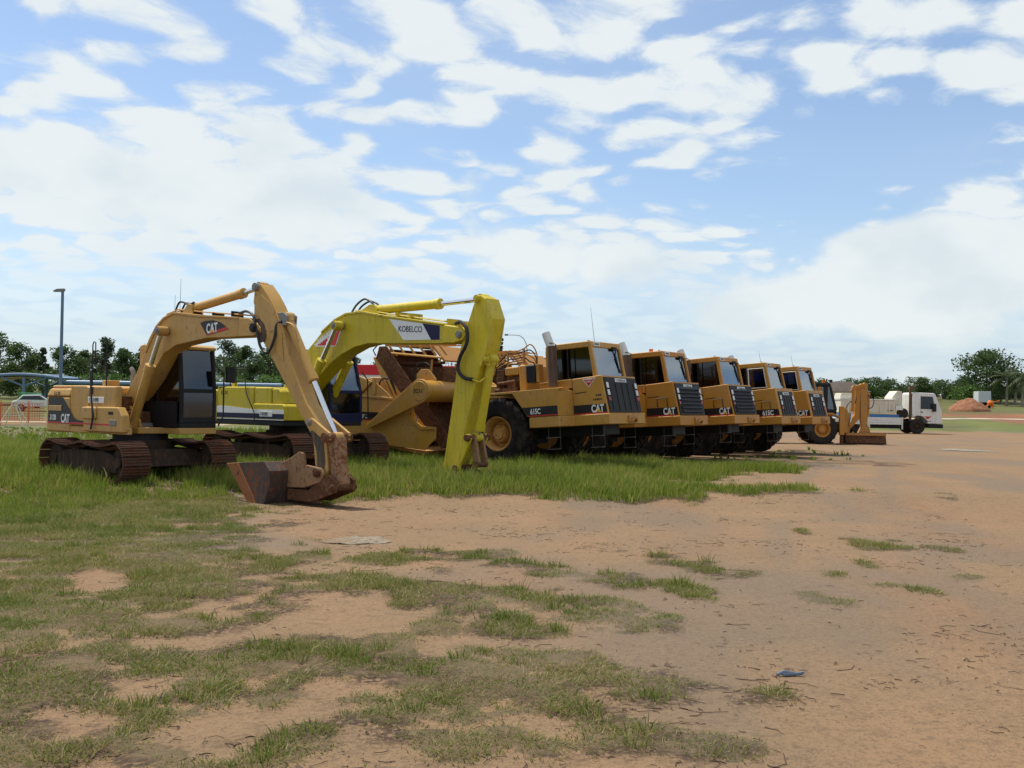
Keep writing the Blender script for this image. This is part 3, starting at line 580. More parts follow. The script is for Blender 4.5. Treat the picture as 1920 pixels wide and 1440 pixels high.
MB().prism([(-.62, 1.06), (.3, 1.06), (.25, 1.2), (-.25, 1.62), (-.48, 1.62)], -.27, -.21).prism([(-.62, 1.06), (.3, 1.06), (.25, 1.2), (-.25, 1.62), (-.48, 1.62)], .21, .27).build('boom_bracket', 'tan', XA, .015)
MB().prism([(1.45, 3.33), (1.85, 3.29), (1.78, 3.52), (1.66, 3.54)], -.13, -.09).prism([(1.45, 3.33), (1.85, 3.29), (1.78, 3.52), (1.66, 3.54)], .09, .13).build('lug', 'tan', bo, .01)
cylinder(XA, (1.76, 3.46), (3.28, 3.67), (3.84, 3.76), .085, .045, 'tan', 0, 'arm_cylinder')
for dy in (-.09, .0, .09):
    MB().tube([(.9, dy, 3.36), (1.3, dy, 3.44), (2.2, dy, 3.35), (3.4, dy, 3.25)], .014, 6).build('pipe', 'tan', bo)
for dy, h in ((-.07, .24), (.07, .20)): MB().tube(spline([(1.15, dy, 3.38), (1.28, dy, 3.50+h*.3), (1.42, dy, 3.50+h*.35), (1.62, dy, 3.53), (1.8, dy, 3.56)], 4), .02, 7).build('hose', 'hose', bo)
for x in (2.5, 3.1): MB().box(x-.02, x+.02, -.13, .13, 3.22, 3.33).build('pipe_clamp', 'black', bo)
MB().tube(spline([(3.3, -.1, 3.28), (3.6, -.16, 3.30), (3.85, -.2, 3.2), (4.0, -.22, 2.9), (4.12, -.23, 2.62), (4.32, -.22, 2.52), (4.46, -.2, 2.75), (4.48, -.16, 3.02), (4.58, -.12, 3.08)], 6), .026, 7).build('hose', 'hose', XA)
MB().prism([(3.86, 3.13), (3.98, 3.16), (4.12, 3.06), (4.20, 2.90), (4.16, 2.74), (4.05, 2.70), (3.95, 2.82), (3.84, 2.95)], -.1695, -.1655).build('grease_stain', 'grease', XA)
# stick
SA = [(3.85, 3.76), (3.80, 3.55), (3.80, 3.17), (3.88, 2.90), (4.14, 2.66), (5.05, 1.56), (5.52, 1.0), (5.60, .42), (5.70, .31), (5.86, .33), (5.92, .46), (5.86, .95), (5.70, 1.22), (5.33, 1.60), (4.80, 2.48), (4.62, 2.95), (4.52, 3.12), (4.36, 3.38), (4.18, 3.60), (3.98, 3.79)]
st = MB().prism(SA, -.15, .15).build('stick', 'tan', XA, .018)
MB().prism([(4.44, 3.02), (4.70, 3.0), (4.72, 3.18), (4.60, 3.25), (4.44, 3.24)], -.12, -.09).prism([(4.44, 3.02), (4.70, 3.0), (4.72, 3.18), (4.60, 3.25), (4.44, 3.24)], .09, .12).build('lug', 'steel', st, .01)
MB().prism([(3.83, 3.72), (3.80, 3.45), (4.3, 2.7), (4.7, 2.35), (4.62, 2.9), (4.3, 3.42)], -.165, -.152).build('side_plate', 'tan', st, .006)
pin(XA, 3.86, 3.74, -.2, .2, .075, 'steel')
MB().prism([(5.45, 1.12), (5.62, 1.18), (5.80, .98), (5.86, .6), (5.8, .34), (5.66, .4), (5.62, .8)], -.1545, -.1515).build('grease_stain', 'grease', XA)

cylinder(XA, (4.63, 3.10), (5.33, 2.02), (5.97, 1.03), .085, .048, 'tan', 0, 'bucket_cylinder')
MB().tube(spline([(4.70, -.11, 3.06), (4.92, -.13, 2.98), (5.02, -.12, 2.72), (5.05, -.1, 2.5)], 5), .016, 6).build('hose', 'tan', XA)
for s in (-1, 1):
    MB().prism([(5.50, 1.33), (5.58, 1.36), (6.05, 1.11), (6.05, .99), (5.95, .96), (5.48, 1.22)], s*.22-.03, s*.22+.03).build('link', 'tan', XA, .01)
MB().prism([(5.88, 1.0), (5.98, 1.10), (6.08, 1.02), (6.12, .60), (6.20, .25), (6.10, .14), (6.0, .25), (5.95, .6)], -.14, .14).build('bucket_link', 'rusttan', XA, .03)
pin(XA, 5.97, 1.03, -.3, .3, .085, 'rust'); pin(XA, 5.53, 1.28, -.27, .27, .06, 'steel')
bk = MB()
side = [(3.79, .48), (4.19, .54), (4.8, .58), (4.97, .42), (4.96, .17), (4.80, -.20), (4.58, -.24), (4.53, -.23), (4.33, -.06)]
for s in (-1, 1): bk.prism(side, (.07+s*.69)-.018, (.07+s*.69)+.018)
wrap = [(3.95, .50), (4.19, .535), (4.8, .575), (4.97, .42), (4.96, .17), (4.80, -.20), (4.56, -.25)]
inn = [(4.56, -.23), (4.775, -.185), (4.93, .175), (4.94, .41), (4.785, .545), (4.19, .505), (3.95, .47)]
bk.prism(wrap+inn, -.62, .76)
bko = bk.build('bucket', 'bucket', XA, .008)
for s in (-1, 1):
    MB().prism([(4.82, .56), (5.10, .68), (5.25, .76), (5.36, .74), (5.42, .54), (5.82, .50), (5.92, .40), (5.84, .26), (5.4, .14), (4.95, .12), (4.97, .40)], s*.21-.03, s*.21+.03).build('ear', 'rusttan', bko, .012)
    MB().prism([(4.97, .1), (5.5, .1), (6.05, .40), (6.22, .30), (6.2, .1), (5.6, -.1), (4.95, -.1)], s*.21-.028, s*.21+.028).build('ear', 'rust', bko, .012)
    MB().prism([(3.76, .50), (4.08, .53), (4.52, -.02), (4.66, -.25), (4.46, -.26), (4.25, -.02)], (.07+s*.695)-.032, (.07+s*.695)+.032).build('side_cutter', 'orangerust', bko, .008)
for i in range(5):
    y = -.5+i*.285
    MB().prism([(4.60, -.22), (4.50, -.26), (4.37, -.245), (4.50, -.20)], y-.04, y+.04).build('tooth', 'rust', bko, .006)
pin(XA, 5.77, .42, -.3, .3, .075, 'rust'); pin(XA, 6.14, .18, -.28, .28, .06, 'rust')
MB().prism([(4.9, .6), (5.35, .70), (5.35, .64), (4.93, .5)], -.2, .2).build('ear_bridge', 'rust', bko, .01)

# ---- the lime yellow excavator
XB = empty('excavator', (-5.56, 27.04, tz(-5.56, 27.04)), R(-41), 'bright lime-yellow excavator with navy and white boom panel, no bucket', 'excavator', 'excavators at the left end of the row')
for yc, sd_ in ((-1.16, 3), (1.16, 4)): track(XB, -1.75, 2.02, yc, .62, .40, .08, sd_)
MB().prism([(-1.2, .30), (1.4, .30), (1.2, .68), (-1.0, .68)], -1.0, 1.0).cyl((.1, 0, .66), (.1, 0, .90), .7, 28).build('undercarriage', 'mud', XB, .02)
MB().cyl((.1, 0, .88), (.1, 0, 1.02), .62, 28).build('swing_bearing', 'black', XB)
MB().prismz([(-2.0, -1.18), (1.22, -1.18), (1.22, -.5), (.95, -.48), (.95, .15), (1.22, .15), (1.22, 1.25), (-2.0, 1.25)], 1.03, 1.15).build('deck', 'black', XB, .02)
MB().prismz(rplan(-2.75, -1.55, -1.2, 1.2, .35), 1.05, 1.9).build('counterweight', 'lime', XB, .06)
MB().prism([(-1.54, 1.16), (.02, 1.16), (.02, 1.97), (-1.54, 1.97)], -1.18, 1.15).build('engine_hood', 'lime', XB, .03)
MB().prism([(.03, 1.16), (1.28, 1.16), (1.28, 1.50), (1.2, 1.56), (.03, 1.56)], -1.21, -.5).build('tool_box', 'lime', XB, .03)
MB().box(.03, .70, -1.17, -.5, 1.562, 1.955).build('side_box', 'lime', XB, .03)
MB().prism([(.72, 1.562), (1.10, 1.562), (1.05, 1.85), (.95, 1.93), (.72, 1.93)], -1.15, -.52).build('fuel_box', 'lime', XB, .03)
MB().cyl((-1.2, -.9, 1.96), (-1.2, -.9, 2.08), .07, 14).build('filler_cap', 'lime', XB)
MB().prism([(-1.54, 1.49), (-1.2, 1.49), (.02, 1.415), (.02, 1.32), (-1.54, 1.32)], -1.188, -1.182).build('white_band', 'decal_white', XB)
MB().prism([(.03, 1.42), (1.27, 1.42), (1.27, 1.32), (.03, 1.32)], -1.218, -1.212).build('white_band', 'decal_white', XB)
for a_, b_, y_ in ((-1.54, .02, -1.182), (.03, 1.27, -1.212)):
    MB().prism([(a_, 1.20), (b_, 1.20), (b_, 1.315), (a_, 1.315)], y_-.006, y_).build('navy_stripe', 'navy', XB)
    MB().prism([(a_, 1.165), (b_, 1.165), (b_, 1.185), (a_, 1.185)], y_-.005, y_).build('white_pinstripe', 'decal_white', XB)
text('EX 01', XB, (-1.38, -1.184, 1.78), .13, 'decal_black', .95, bold=.012)
MB().prism([(.33, 1.25), (.83, 1.25), (.83, 1.37), (.33, 1.37)], -1.232, -1.22).build('number_plate', 'decal_white', XB)
text('C4358D', XB, (.36, -1.234, 1.275), .115, 'decal_black', .80, bold=.012)
cabin(XB, -.50, 1.22, .22, 1.27, 1.12, 2.93, 'navy', 'navy', .30, 'navy', 'glass')
BB = [(-.30, 1.32), (-.48, 1.58), (.30, 2.36), (.87, 2.89), (1.40, 3.31), (1.89, 3.59), (2.30, 3.72), (2.86, 3.74), (3.78, 3.59), (4.88, 3.45), (5.67, 3.34), (6.09, 3.28), (6.25, 3.18), (6.27, 3.08), (6.19, 2.99), (5.92, 2.93), (4.17, 2.97), (3.11, 3.00), (2.64, 2.93), (2.16, 2.76), (1.84, 2.60), (1.26, 2.18), (.1, 1.32)]
bo = MB().prism(BB, -.24, .24).build('boom', 'lime', XB, .018)
MB().prism([(1.40, 3.335), (1.89, 3.615), (2.30, 3.75), (2.86, 3.77), (3.78, 3.62), (5.6, 3.37), (5.6, 3.335), (3.78, 3.575), (2.86, 3.72), (2.31, 3.70), (1.91, 3.57), (1.42, 3.29)], -.265, .265).build('top_plate', 'lime', bo, .008)
MB().prism([(5.6, 2.96), (5.92, 2.945), (6.18, 3.0), (6.26, 3.1), (6.22, 3.2), (6.08, 3.27), (5.62, 3.33)], -.275, -.243).build('cheek_plate', 'lime', bo, .008)
def onb(x, z): return (x, z)
MB().prism([(3.83, 3.545), (4.92, 3.40), (5.20, 3.03), (4.32, 3.045)], -.249, -.2435).build('white_panel', 'decal_white', bo)
MB().prism([(4.925, 3.40), (5.46, 3.33), (5.46, 3.025), (5.205, 3.03)], -.249, -.2435).build('navy_panel', 'navy', bo)
text('KOBELCO', bo, (4.14, -.251, 3.245), .19, 'decal_black', .90, -.055, .012)
MB().prism([(1.14, 3.02), (1.22, 2.97), (1.97, 2.96), (2.20, 3.44), (2.10, 3.46)], -.249, -.2435).build('white_triangle', 'decal_white', bo)
MB().prism([(1.25, 3.0), (1.94, 2.98), (2.15, 3.40)], -.253, -.2495).build('red_triangle', 'decal_red', bo)
strokes(bo, 1.30, 3.06, .82, 9, .42, .085, -.2545); strokes(bo, 1.36, 3.03, .70, 8, .47, .04, -.2545); strokes(bo, 1.62, 3.02, .26, 3, .25, .06, -.2545); strokes(bo, 1.66, 3.12, .26, 3, .3, .05, -.2545)
for s in (-1, 1): cylinder(XB, (.74, 1.24), (1.66, 2.62), (2.20, 3.44), .105, .058, 'lime', s*.42)
pin(XB, 2.20, 3.44, -.55, .55, .075, 'steel'); pin(XB, .70, 1.2, -.58, .58, .08, 'lime'); pin(XB, 6.08, 3.12, -.31, .31, .08, 'steel'); pin(XB, -.32, 1.48, -.4, .4, .08, 'lime')
for s in (-1, 1): MB().prism([(.35, 1.04), (.95, 1.04), (.86, 1.28), (.72, 1.36), (.58, 1.30)], s*.55-.03, s*.55+.03).build('cylinder_ear', 'lime', XB, .01)
for s in (-1, 1): MB().prism([(-.6, 1.15), (.4, 1.15), (.1, 1.7), (-.4, 1.75)], s*.3-.03, s*.3+.03).build('boom_bracket', 'lime', XB, .01)
for s in (-1, 1): MB().prism([(2.55, 3.72), (3.35, 3.66), (3.2, 3.9), (3.05, 3.93)], s*.13-.02, s*.13+.02).build('lug', 'lime', bo, .01)
cylinder(XB, (3.15, 3.80), (5.22, 3.84), (6.52, 3.88), .105, .055, 'lime', 0, 'arm_cylinder')
for dy, h in ((-.08, .42), (.08, .30)): MB().tube(spline([(2.30, dy, 3.73), (2.50, dy, 3.86+h*.2), (2.78, dy, 3.92+h*.35), (3.0, dy, 3.95+h*.1), (3.12, dy, 3.9)], 5), .025, 7).build('hose', 'hose', bo)
for dy in (-.12, .0, .12): MB().tube([(2.5, dy, 3.80), (2.9, dy, 3.79), (3.8, dy, 3.66), (5.5, dy, 3.43)], .016, 6).build('pipe', 'lime', bo)
for x, z in ((4.0, 3.6), (4.45, 3.55), (5.65, 3.38), (6.0, 3.32)): MB().box(x-.02, x+.02, -.2, .2, z-.03, z+.1).build('pipe_clamp', 'lime', bo)
MB().tube(spline([(5.9, -.2, 3.36), (6.15, -.28, 3.38), (6.35, -.32, 3.2), (6.35, -.32, 2.92), (6.14, -.3, 2.62), (6.08, -.29, 2.38), (6.22, -.27, 2.2), (6.48, -.25, 2.15)], 6), .04, 8).build('hose', 'hose', XB)
MB().tube(spline([(6.48, -.25, 2.15), (6.65, -.23, 2.1), (6.72, -.15, 2.18)], 5), .022, 7).build('pipe', 'lime', XB)
SB = [(5.56, .06), (5.62, .39), (5.84, 1.61), (5.98, 2.59), (6.12, 3.04), (6.46, 3.84), (6.52, 3.93), (6.62, 3.94), (6.76, 3.86), (6.95, 3.44), (6.85, 2.95), (6.64, 2.44), (6.38, 1.62), (6.12, .68), (5.98, .22), (5.80, .0), (5.66, -.02)]
st = MB().prism(SB, -.2, .2).build('stick', 'lime', XB, .018)
MB().prism([(6.66, 2.42), (6.88, 2.95), (6.97, 3.43), (6.78, 3.87), (6.74, 3.84), (6.92, 3.42), (6.82, 2.96), (6.6, 2.44)], -.205, .205).build('front_plate', 'lime', st, .006)
MB().prism([(6.60, 2.5), (6.84, 2.42), (6.86, 2.62), (6.76, 2.70), (6.62, 2.68)], -.14, -.10).prism([(6.60, 2.5), (6.84, 2.42), (6.86, 2.62), (6.76, 2.70), (6.62, 2.68)], .10, .14).build('lug', 'lime', st, .01)
pin(XB, 6.53, 3.87, -.25, .25, .08, 'lime'); pin(XB, 6.78, 2.58, -.2, .2, .06, 'lime')
cylinder(XB, (6.77, 2.52), (6.48, 1.08), (6.40, .92), .095, .052, 'lime', 0, 'bucket_cylinder')
for s in (-1, 1):
    MB().prism([(6.30, .98), (6.42, 1.0), (6.48, .9), (6.12, .20), (5.98, .2)], s*.25-.03, s*.25+.03).build('link', 'lime', XB, .01)
for s in (-1, 1): MB().prism([(6.33, .92), (6.40, 1.0), (6.48, .92), (6.60, .40), (6.56, .28), (6.46, .30), (6.42, .55)], s*.12-.035, s*.12+.035).build('hanging_link', 'rusttan', XB, .012)
MB().cyl((6.53, -.16, .35), (6.53, .16, .35), .065, 14).build('link_boss', 'rust', XB)
MB().prism([(6.1, .3), (6.5, .2), (6.58, .02), (6.3, -.05), (6.05, .05)], -.1, .1).build('soil_lump', 'mud', XB, .05)
pin(XB, 6.40, .91, -.34, .34, .075, 'rust'); pin(XB, 6.04, .25, -.32, .32, .07, 'rust'); pin(XB, 5.68, .06, -.27, .27, .065, 'rust')
MB().tube([(1.26, 1.28, 1.2), (1.34, 1.36, 1.4), (1.30, 1.36, 2.2), (1.15, 1.3, 2.4)], .016, 6).build('handrail', 'black', XB)
for pth in ([(-1.0, -1.0, 1.97), (-1.0, -1.0, 2.38), (-.93, -1.0, 2.42), (-.6, -1.0, 2.42)], [(-.33, -1.2, 2.1), (-.2, -1.25, 1.8), (.18, -1.28, 1.35), (.2, -1.28, 1.1)]): MB().tube(pth, .013, 6).build('handrail', 'black', XB)
# ------------------------------------------------------------ motor scrapers
_wheel = {}
def wheel_mesh(r, w, rim, lugs, tyremat, rimmat, key):
    if key in _wheel: return _wheel[key]
    h = w/2
    rm = MB().lathe([(-h*.55, rim*.12), (-h*.60, rim*.45), (-h*.50, rim*.50), (-h*.02, rim*.56), (-h*.02, rim*.74), (-h*.70, rim*.84), (-h*.86, rim*.97), (-h*.80, rim*1.03), (h*.8, rim*1.03), (h*.8, rim*.3)], (0, 0), 36)
    rm.lathe([(-h*.70, .02), (-h*.72, rim*.30), (-h*.55, rim*.34)], (0, 0), 24)
    for i in range(12):
        a = 2*math.pi*i/12; rm.cyl((rim*.40*math.cos(a), -h*.66, rim*.40*math.sin(a)), (rim*.40*math.cos(a), -h*.5, rim*.40*math.sin(a)), rim*.035, 6)
    ty = MB().lathe([(-h*.78, rim*.98), (-h*.98, rim*1.12), (-h, (rim+r)/2), (-h*.96, r*.90), (-h*.82, r*.955), (h*.82, r*.955), (h*.96, r*.90), (h, (rim+r)/2), (h*.98, rim*1.12), (h*.78, rim*.98)], (0, 0), 48, False)
    for i in range(lugs):
        for s in (-1, 1):
            a = 2*math.pi*(i+(.5 if s > 0 else 0))/lugs; da = 2*math.pi/lugs*.26
            def pt(y, rr, ang): return (rr*math.cos(ang), y, rr*math.sin(ang))
            tw = .16*s*0+.18
            v = [pt(s*h*1.0, r*.90, a-da), pt(s*h*1.0, r*.90, a+da), pt(s*h*.06, r*.95, a+da+tw), pt(s*h*.06, r*.95, a-da+tw), pt(s*h*.93, r*.985, a-da*.8), pt(s*h*.93, r*.985, a+da*.8), pt(s*h*.06, r*1.0, a+da*.8+tw), pt(s*h*.06, r*1.0, a-da*.8+tw)]
            ty.add(v, [(0, 1, 2, 3), (4, 7, 6, 5), (0, 4, 5, 1), (1, 5, 6, 2), (2, 6, 7, 3), (3, 7, 4, 0)])
    a, b = rm.mesh('wheel'), ty.mesh('tyre'); a.materials.append(MAT[rimmat]); b.materials.append(MAT[tyremat])
    import bmesh
    for me in (a, b):
        bm = bmesh.new(); bm.from_mesh(me); bmesh.ops.recalc_face_normals(bm, faces=bm.faces); bm.to_mesh(me); bm.free()
    _wheel[key] = (a, b); return a, b
def wheel(root, loc, r, w, rim, lugs, flip=False, tyremat='tyre', rimmat='gold', spin=0.0):
    a, b = wheel_mesh(r, w, rim, lugs, tyremat, rimmat, (r, w, tyremat, rimmat))
    o = bpy.data.objects.new('wheel', a); COL.objects.link(o); o.parent = root; o.location = loc; o.rotation_euler = (0, spin, math.pi if flip else 0)
    t = bpy.data.objects.new('tyre', b); COL.objects.link(t); t.parent = o; return o
def scraper(X, Y, Z, label, opt, pt=4.3):
    root = empty('motor_scraper', (X, Y, Z), R(-35+opt.get('yaw', 0)), label, 'scraper', 'scrapers parked side by side in a row')
    P_ = (0, -R(pt), 0); M_ = opt.get('mat', 'gold')
    def B(m, name, mt, bev=0.0, par=root, label=None):
        return m.build(name, mt, par, bev, label, P_ if par is root else None)
    for s in (-1, 1):
        wheel(root, (.0, s*1.10, .88), .92, .70, .44, 22, s > 0, rimmat='rimgold', spin=.2*s+opt.get('spin', 0))
        wheel(root, (-7.4, s*1.10, .88), .92, .70, .44, 22, s > 0, rimmat='rimgold', spin=.5*s)
        f = MB().prism([(-.36, 1.80), (-.18, 1.92), (2.12, 1.92), (1.94, 1.86), (1.92, 1.25), (1.02, 1.25), (.57, 1.86), (-.20, 1.87), (-.33, 1.77)], s*1.35-.02, s*1.35+.02)
        f.box(-.20, 1.95, min(s*1.33, s*.8), max(s*1.33, s*.8), 1.865, 1.905)
        B(f, 'fender', M_, .008)
        if s < 0:
            st = B(MB().prism([(1.02, 1.275), (1.90, 1.275), (1.90, 1.49), (.86, 1.49)], -1.378, -1.3725), 'black_decal', 'decal_black')
            MB().prism([(1.0, 1.258), (1.90, 1.258), (1.90, 1.282), (1.0, 1.282)], -1.3815, -1.3785).build('red_stripe', 'decal_red', st)
            if opt.get('fendertext', True): text('615C', st, (1.10, -1.38, 1.315), .185, 'decal_white', .75, bold=.03)
    B(MB().prismz([(1.03, -1.33), (1.91, -1.33), (2.04, -.875), (2.04, .875), (1.91, 1.33), (1.03, 1.33)], 1.237, 1.862), 'side_body', M_, .015)
    B(MB().prismz([(1.05, -1.37), (1.93, -1.37), (2.06, -.92), (3.08, -.92), (3.08, .92), (2.06, .92), (1.93, 1.37), (1.05, 1.37)], .97, 1.235), 'bumper', M_, .02)
    hd = B(MB().prism([(2.042, 1.238), (3.03, 1.238), (2.875, 2.175), (2.042, 2.135)], -.86, .86), 'hood', M_, .02)
    B(MB().prism([(1.10, 1.91), (2.04, 1.91), (2.04, 2.135), (1.10, 2.10)], -.9, .86), 'cab_floor', M_, .01)
    # side stripe of the hood
    st = MB().prism([(2.06, 1.27), (3.0, 1.27), (2.97, 1.475), (2.06, 1.475)], -.8665, -.862).build('black_decal', 'decal_black', hd)
    MB().prism([(2.06, 1.25), (3.0, 1.25), (3.0, 1.272), (2.06, 1.272)], -.8700, -.8668).build('red_stripe', 'decal_red', st)
    ht = opt.get('hoodtext', 'CAT')
    text(ht, st, (2.56 if ht == 'CAT' else 2.42, -.8685, 1.285), .255 if ht == 'CAT' else .22, 'decal_white', .70 if ht == 'CAT' else .78, bold=.035)
    if ht == 'CAT': MB().prism([(2.70, 1.29), (2.83, 1.29), (2.765, 1.36)], -.874, -.8718).build('yellow_triangle', 'decal_yellow', st)
    # front: radiator grille leaning back
    def fx(z): return 3.03-(z-1.238)/.937*.155
    gy0, gy1 = (-.80, .80) if opt.get('wide', True) else (-.66, .66); gz0, gz1 = 1.26, (2.13 if opt.get('wide', True) else 2.06)
    gr = MB().prism([(fx(gz0)+.004, gz0), (fx(gz0)+.03, gz0), (fx(gz1)+.03, gz1), (fx(gz1)+.004, gz1)], gy0, gy1).build('grille', 'black', hd, .006)
    if opt.get('slats'):
        for i in range(7):
            z = gz0+.06+i*.105
            MB().prism([(fx(z)+.03, z), (fx(z)+.075, z+.015), (fx(z+.07)+.034, z+.085), (fx(z+.07)+.03, z+.085)], gy0+.14, gy1-.14).build('slat', 'black', gr)
    else:
        for i in range(5): 
            y = gy0+.2+i*(gy1-gy0-.4)/4
            MB().prism([(fx(gz0+.05)+.03, gz0+.05), (fx(gz0+.05)+.042, gz0+.05), (fx(gz1-.14)+.042, gz1-.14), (fx(gz1-.14)+.03, gz1-.14)], y-.012, y+.012).build('grille_bar', 'black', gr)
    zz_ = gz1-.07
    tl = Matrix.Rotation(-.164, 4, 'Y') @ Matrix.Rotation(math.pi/2, 4, 'Z') @ Matrix.Rotation(math.pi/2, 4, 'X')
    MB().prism([(fx(zz_-.045)+.031, zz_-.045), (fx(zz_-.045)+.036, zz_-.045), (fx(zz_+.045)+.036, zz_+.045), (fx(zz_+.045)+.031, zz_+.045)], -.28, .28).build('name_plate', 'decal_white', gr)
    text('CATERPILLAR', gr, (fx(zz_-.03)+.038, 0, zz_-.032), .085, 'decal_black', .92, align='CENTER', bold=.012, rot=tl.to_euler())
    for s in (-1, 1):
        for z in (gz1-.20, gz1-.38):
            MB().prism([(fx(z-.07)+.03, z-.07), (fx(z-.07)+.055, z-.07), (fx(z+.07)+.055, z+.07), (fx(z+.07)+.03, z+.07)], s*(gy1-.085)-.05, s*(gy1-.085)+.05).build('headlight', 'lens', gr, .01)
        z = gz1-.54
        MB().prism([(fx(z-.05)+.03, z-.05), (fx(z-.05)+.05, z-.05), (fx(z+.05)+.05, z+.05), (fx(z+.05)+.03, z+.05)], s*(gy1-.085)-.055, s*(gy1-.085)+.055).build('indicator', 'redlens', gr, .01)
    B(MB().tube([(3.07, .05, 1.02), (3.16, .08, 1.05), (3.2, .2, 1.12), (3.16, .32, 1.05), (3.07, .35, 1.02)], .03, 7).box(3.075, 3.12, .0, .4, 1.0, 1.18), 'tow_hook', 'rustgold')
    # cab
    y0, y1 = -.78, .72
    c = MB().prism([(1.24, 2.90), (2.575, 2.90), (2.55, 3.05), (1.30, 3.045), (1.24, 3.0)], y0, y1)
    cab = B(c, 'cab', M_, .025)
    for y in (y0+.045, y1-.045):
        MB().prism([(2.60, 2.14), (2.71, 2.14), (2.59, 2.905), (2.50, 2.905)], y-.045, y+.045).build('post', M_, cab, .012)
        MB().box(1.24, 1.34, y-.045, y+.045, 2.11, 2.905).build('post', M_, cab, .01)
        MB().box(1.86, 1.90, y-.03, y+.03, 2.13, 2.905).build('post', 'black', cab)
    gs = opt.get('sideglass', 'darkglass')
    for y in (y0+.025, y1-.025):
        MB().prism([(1.34, 2.16), (1.86, 2.16), (1.86, 2.90), (1.34, 2.90)], y-.006, y+.006).build('side_window', gs, cab)
        MB().prism([(1.90, 2.16), (2.60, 2.16), (2.50, 2.90), (1.90, 2.90)], y-.006, y+.006).build('side_window', gs, cab)
    if opt.get('paleframe'):
        MB().tube([(1.97, y0-.005, 2.21), (2.58, y0-.005, 2.21), (2.50, y0-.005, 2.86), (1.97, y0-.005, 2.86), (1.97, y0-.005, 2.21)], .02, 6).build('window_frame', 'cream', cab, 0, 'pale rim round the side window')
    MB().add([(2.665, y0+.09, 2.16), (2.665, y1-.09, 2.16), (2.545, y1-.09, 2.90), (2.545, y0+.09, 2.90), (2.653, y0+.09, 2.158), (2.653, y1-.09, 2.158), (2.533, y1-.09, 2.898), (2.533, y0+.09, 2.898)], [(0, 1, 2, 3), (7, 6, 5, 4), (0, 4, 5, 1), (1, 5, 6, 2), (2, 6, 7, 3), (3, 7, 4, 0)]).build('windscreen', 'windscreen', cab)
    MB().prismx([(y0+.1, 2.12), (y1-.1, 2.12), (y1-.1, 2.9), (y0+.1, 2.9)], 1.26, 1.275).build('rear_window', 'darkglass', cab)
    MB().tube([(2.60, .42, 2.92), (2.585, .40, 2.75), (2.63, .47, 2.42)], .02, 5).cyl((2.60, .38, 2.66), (2.665, .5, 2.28), .016, 5).box(2.56, 2.62, .25, .45, 2.86, 2.94).build('wiper', 'black', cab)
    MB().box(1.5, 1.95, -.25, .25, 2.14, 2.35).prism([(1.45, 2.3), (1.58, 2.3), (1.5, 2.8), (1.4, 2.8)], -.24, .24).build('seat', 'seat', cab, .04)
    MB().box(2.25, 2.55, -.6, .6, 2.14, 2.30).tube([(2.2+.0*k, .17*math.cos(k*.63), 2.42+.17*math.sin(k*.63)*.6) for k in range(11)], .015, 5).build('dashboard', 'black', cab)
    MB().box(2.58, 2.586, y0+.14, y0+.44, 2.93, 3.03).build('number_plate', 'decal_white', cab)
    strokes_x(cab, 2.588, y0+.17, .24, 2.95, .05)
    MB().tube([(2.3, -.45, 3.05), (2.3, -.45, 3.10), (2.3, -.35, 3.10), (2.3, -.35, 3.05)], .012, 5).build('lifting_eye', 'rustgold', cab)
    if opt.get('beacon'): MB().cyl((2.0, -.3, 3.05), (2.0, -.3, 3.16), .06, 12).build('beacon', 'amber', cab, 0, 'orange flashing beacon')
    if opt.get('aerial'): MB().cyl((1.95, .5, 3.05), (1.88, .5, 3.05+opt['aerial']), .007, 5, .003).build('aerial', 'black', cab)
    # exhaust stack with pale cut-off pipe
    ex = B(MB().cyl((1.63, -1.10, 1.98), (1.63, -1.10, 2.98), .115, 18), 'exhaust', 'rustdark')
    if opt.get('pipe', True): MB().cyl((1.63, -1.10, 2.93), (1.49, -1.10, 3.32), .105, 18).build('tail_pipe', 'white', ex)
    MB().tube([(1.72, -1.18, 2.08), (1.83, -1.2, 2.12), (1.83, -1.2, 3.0), (1.72, -1.18, 3.05), (1.6, -1.18, 3.05)], .016, 6).build('stack_guard', 'rustdark', ex)
    if opt.get('loop', True): B(MB().tube([(2.42, -.88, 1.50), (2.42, -.93, 1.54), (2.42, -.93, 1.72), (2.72, -.93, 1.74), (2.72, -.93, 1.54), (2.72, -.88, 1.50)], .014, 6), 'grab_handle', 'black')
    B(MB().prism([(2.10, 1.76), (2.44, 1.78), (2.44, 1.80), (2.10, 1.78)], -.8635, -.861), 'panel_seam', 'black')
    # machinery deck behind the cab: valve bank, hoses, hose posts
    B(MB().box(.38, .60, -.75, .5, 1.92, 2.62).box(-.1, .32, -.7, .3, 2.38, 2.60), 'hydraulic_tank', M_, .04)
    B(MB().box(-.45, .36, -.62, .3, 1.92, 2.36).box(-.35, -.15, -.7, -.5, 1.95, 2.55).cyl((-.4, -.72, 2.0), (.3, -.72, 2.0), .07, 10).cyl((-.3, -.74, 2.18), (.25, -.74, 2.22), .05, 10).box(.0, .25, -.75, -.6, 2.05, 2.25), 'valve_bank', 'rust', .02)
    B(MB().box(.92, 1.20, -1.25, -.98, 2.10, 2.56), 'air_cleaner', 'black', .05)
    B(MB().box(1.22, 1.30, -1.22, -1.0, 2.1, 2.56), 'cooler', 'rustgold', .01)
    for x, z in ((-.05, 3.02), (.46, 3.06)): B(MB().box(x-.025, x+.025, -.62, -.57, 2.3, z), 'hose_post', 'rustgold')
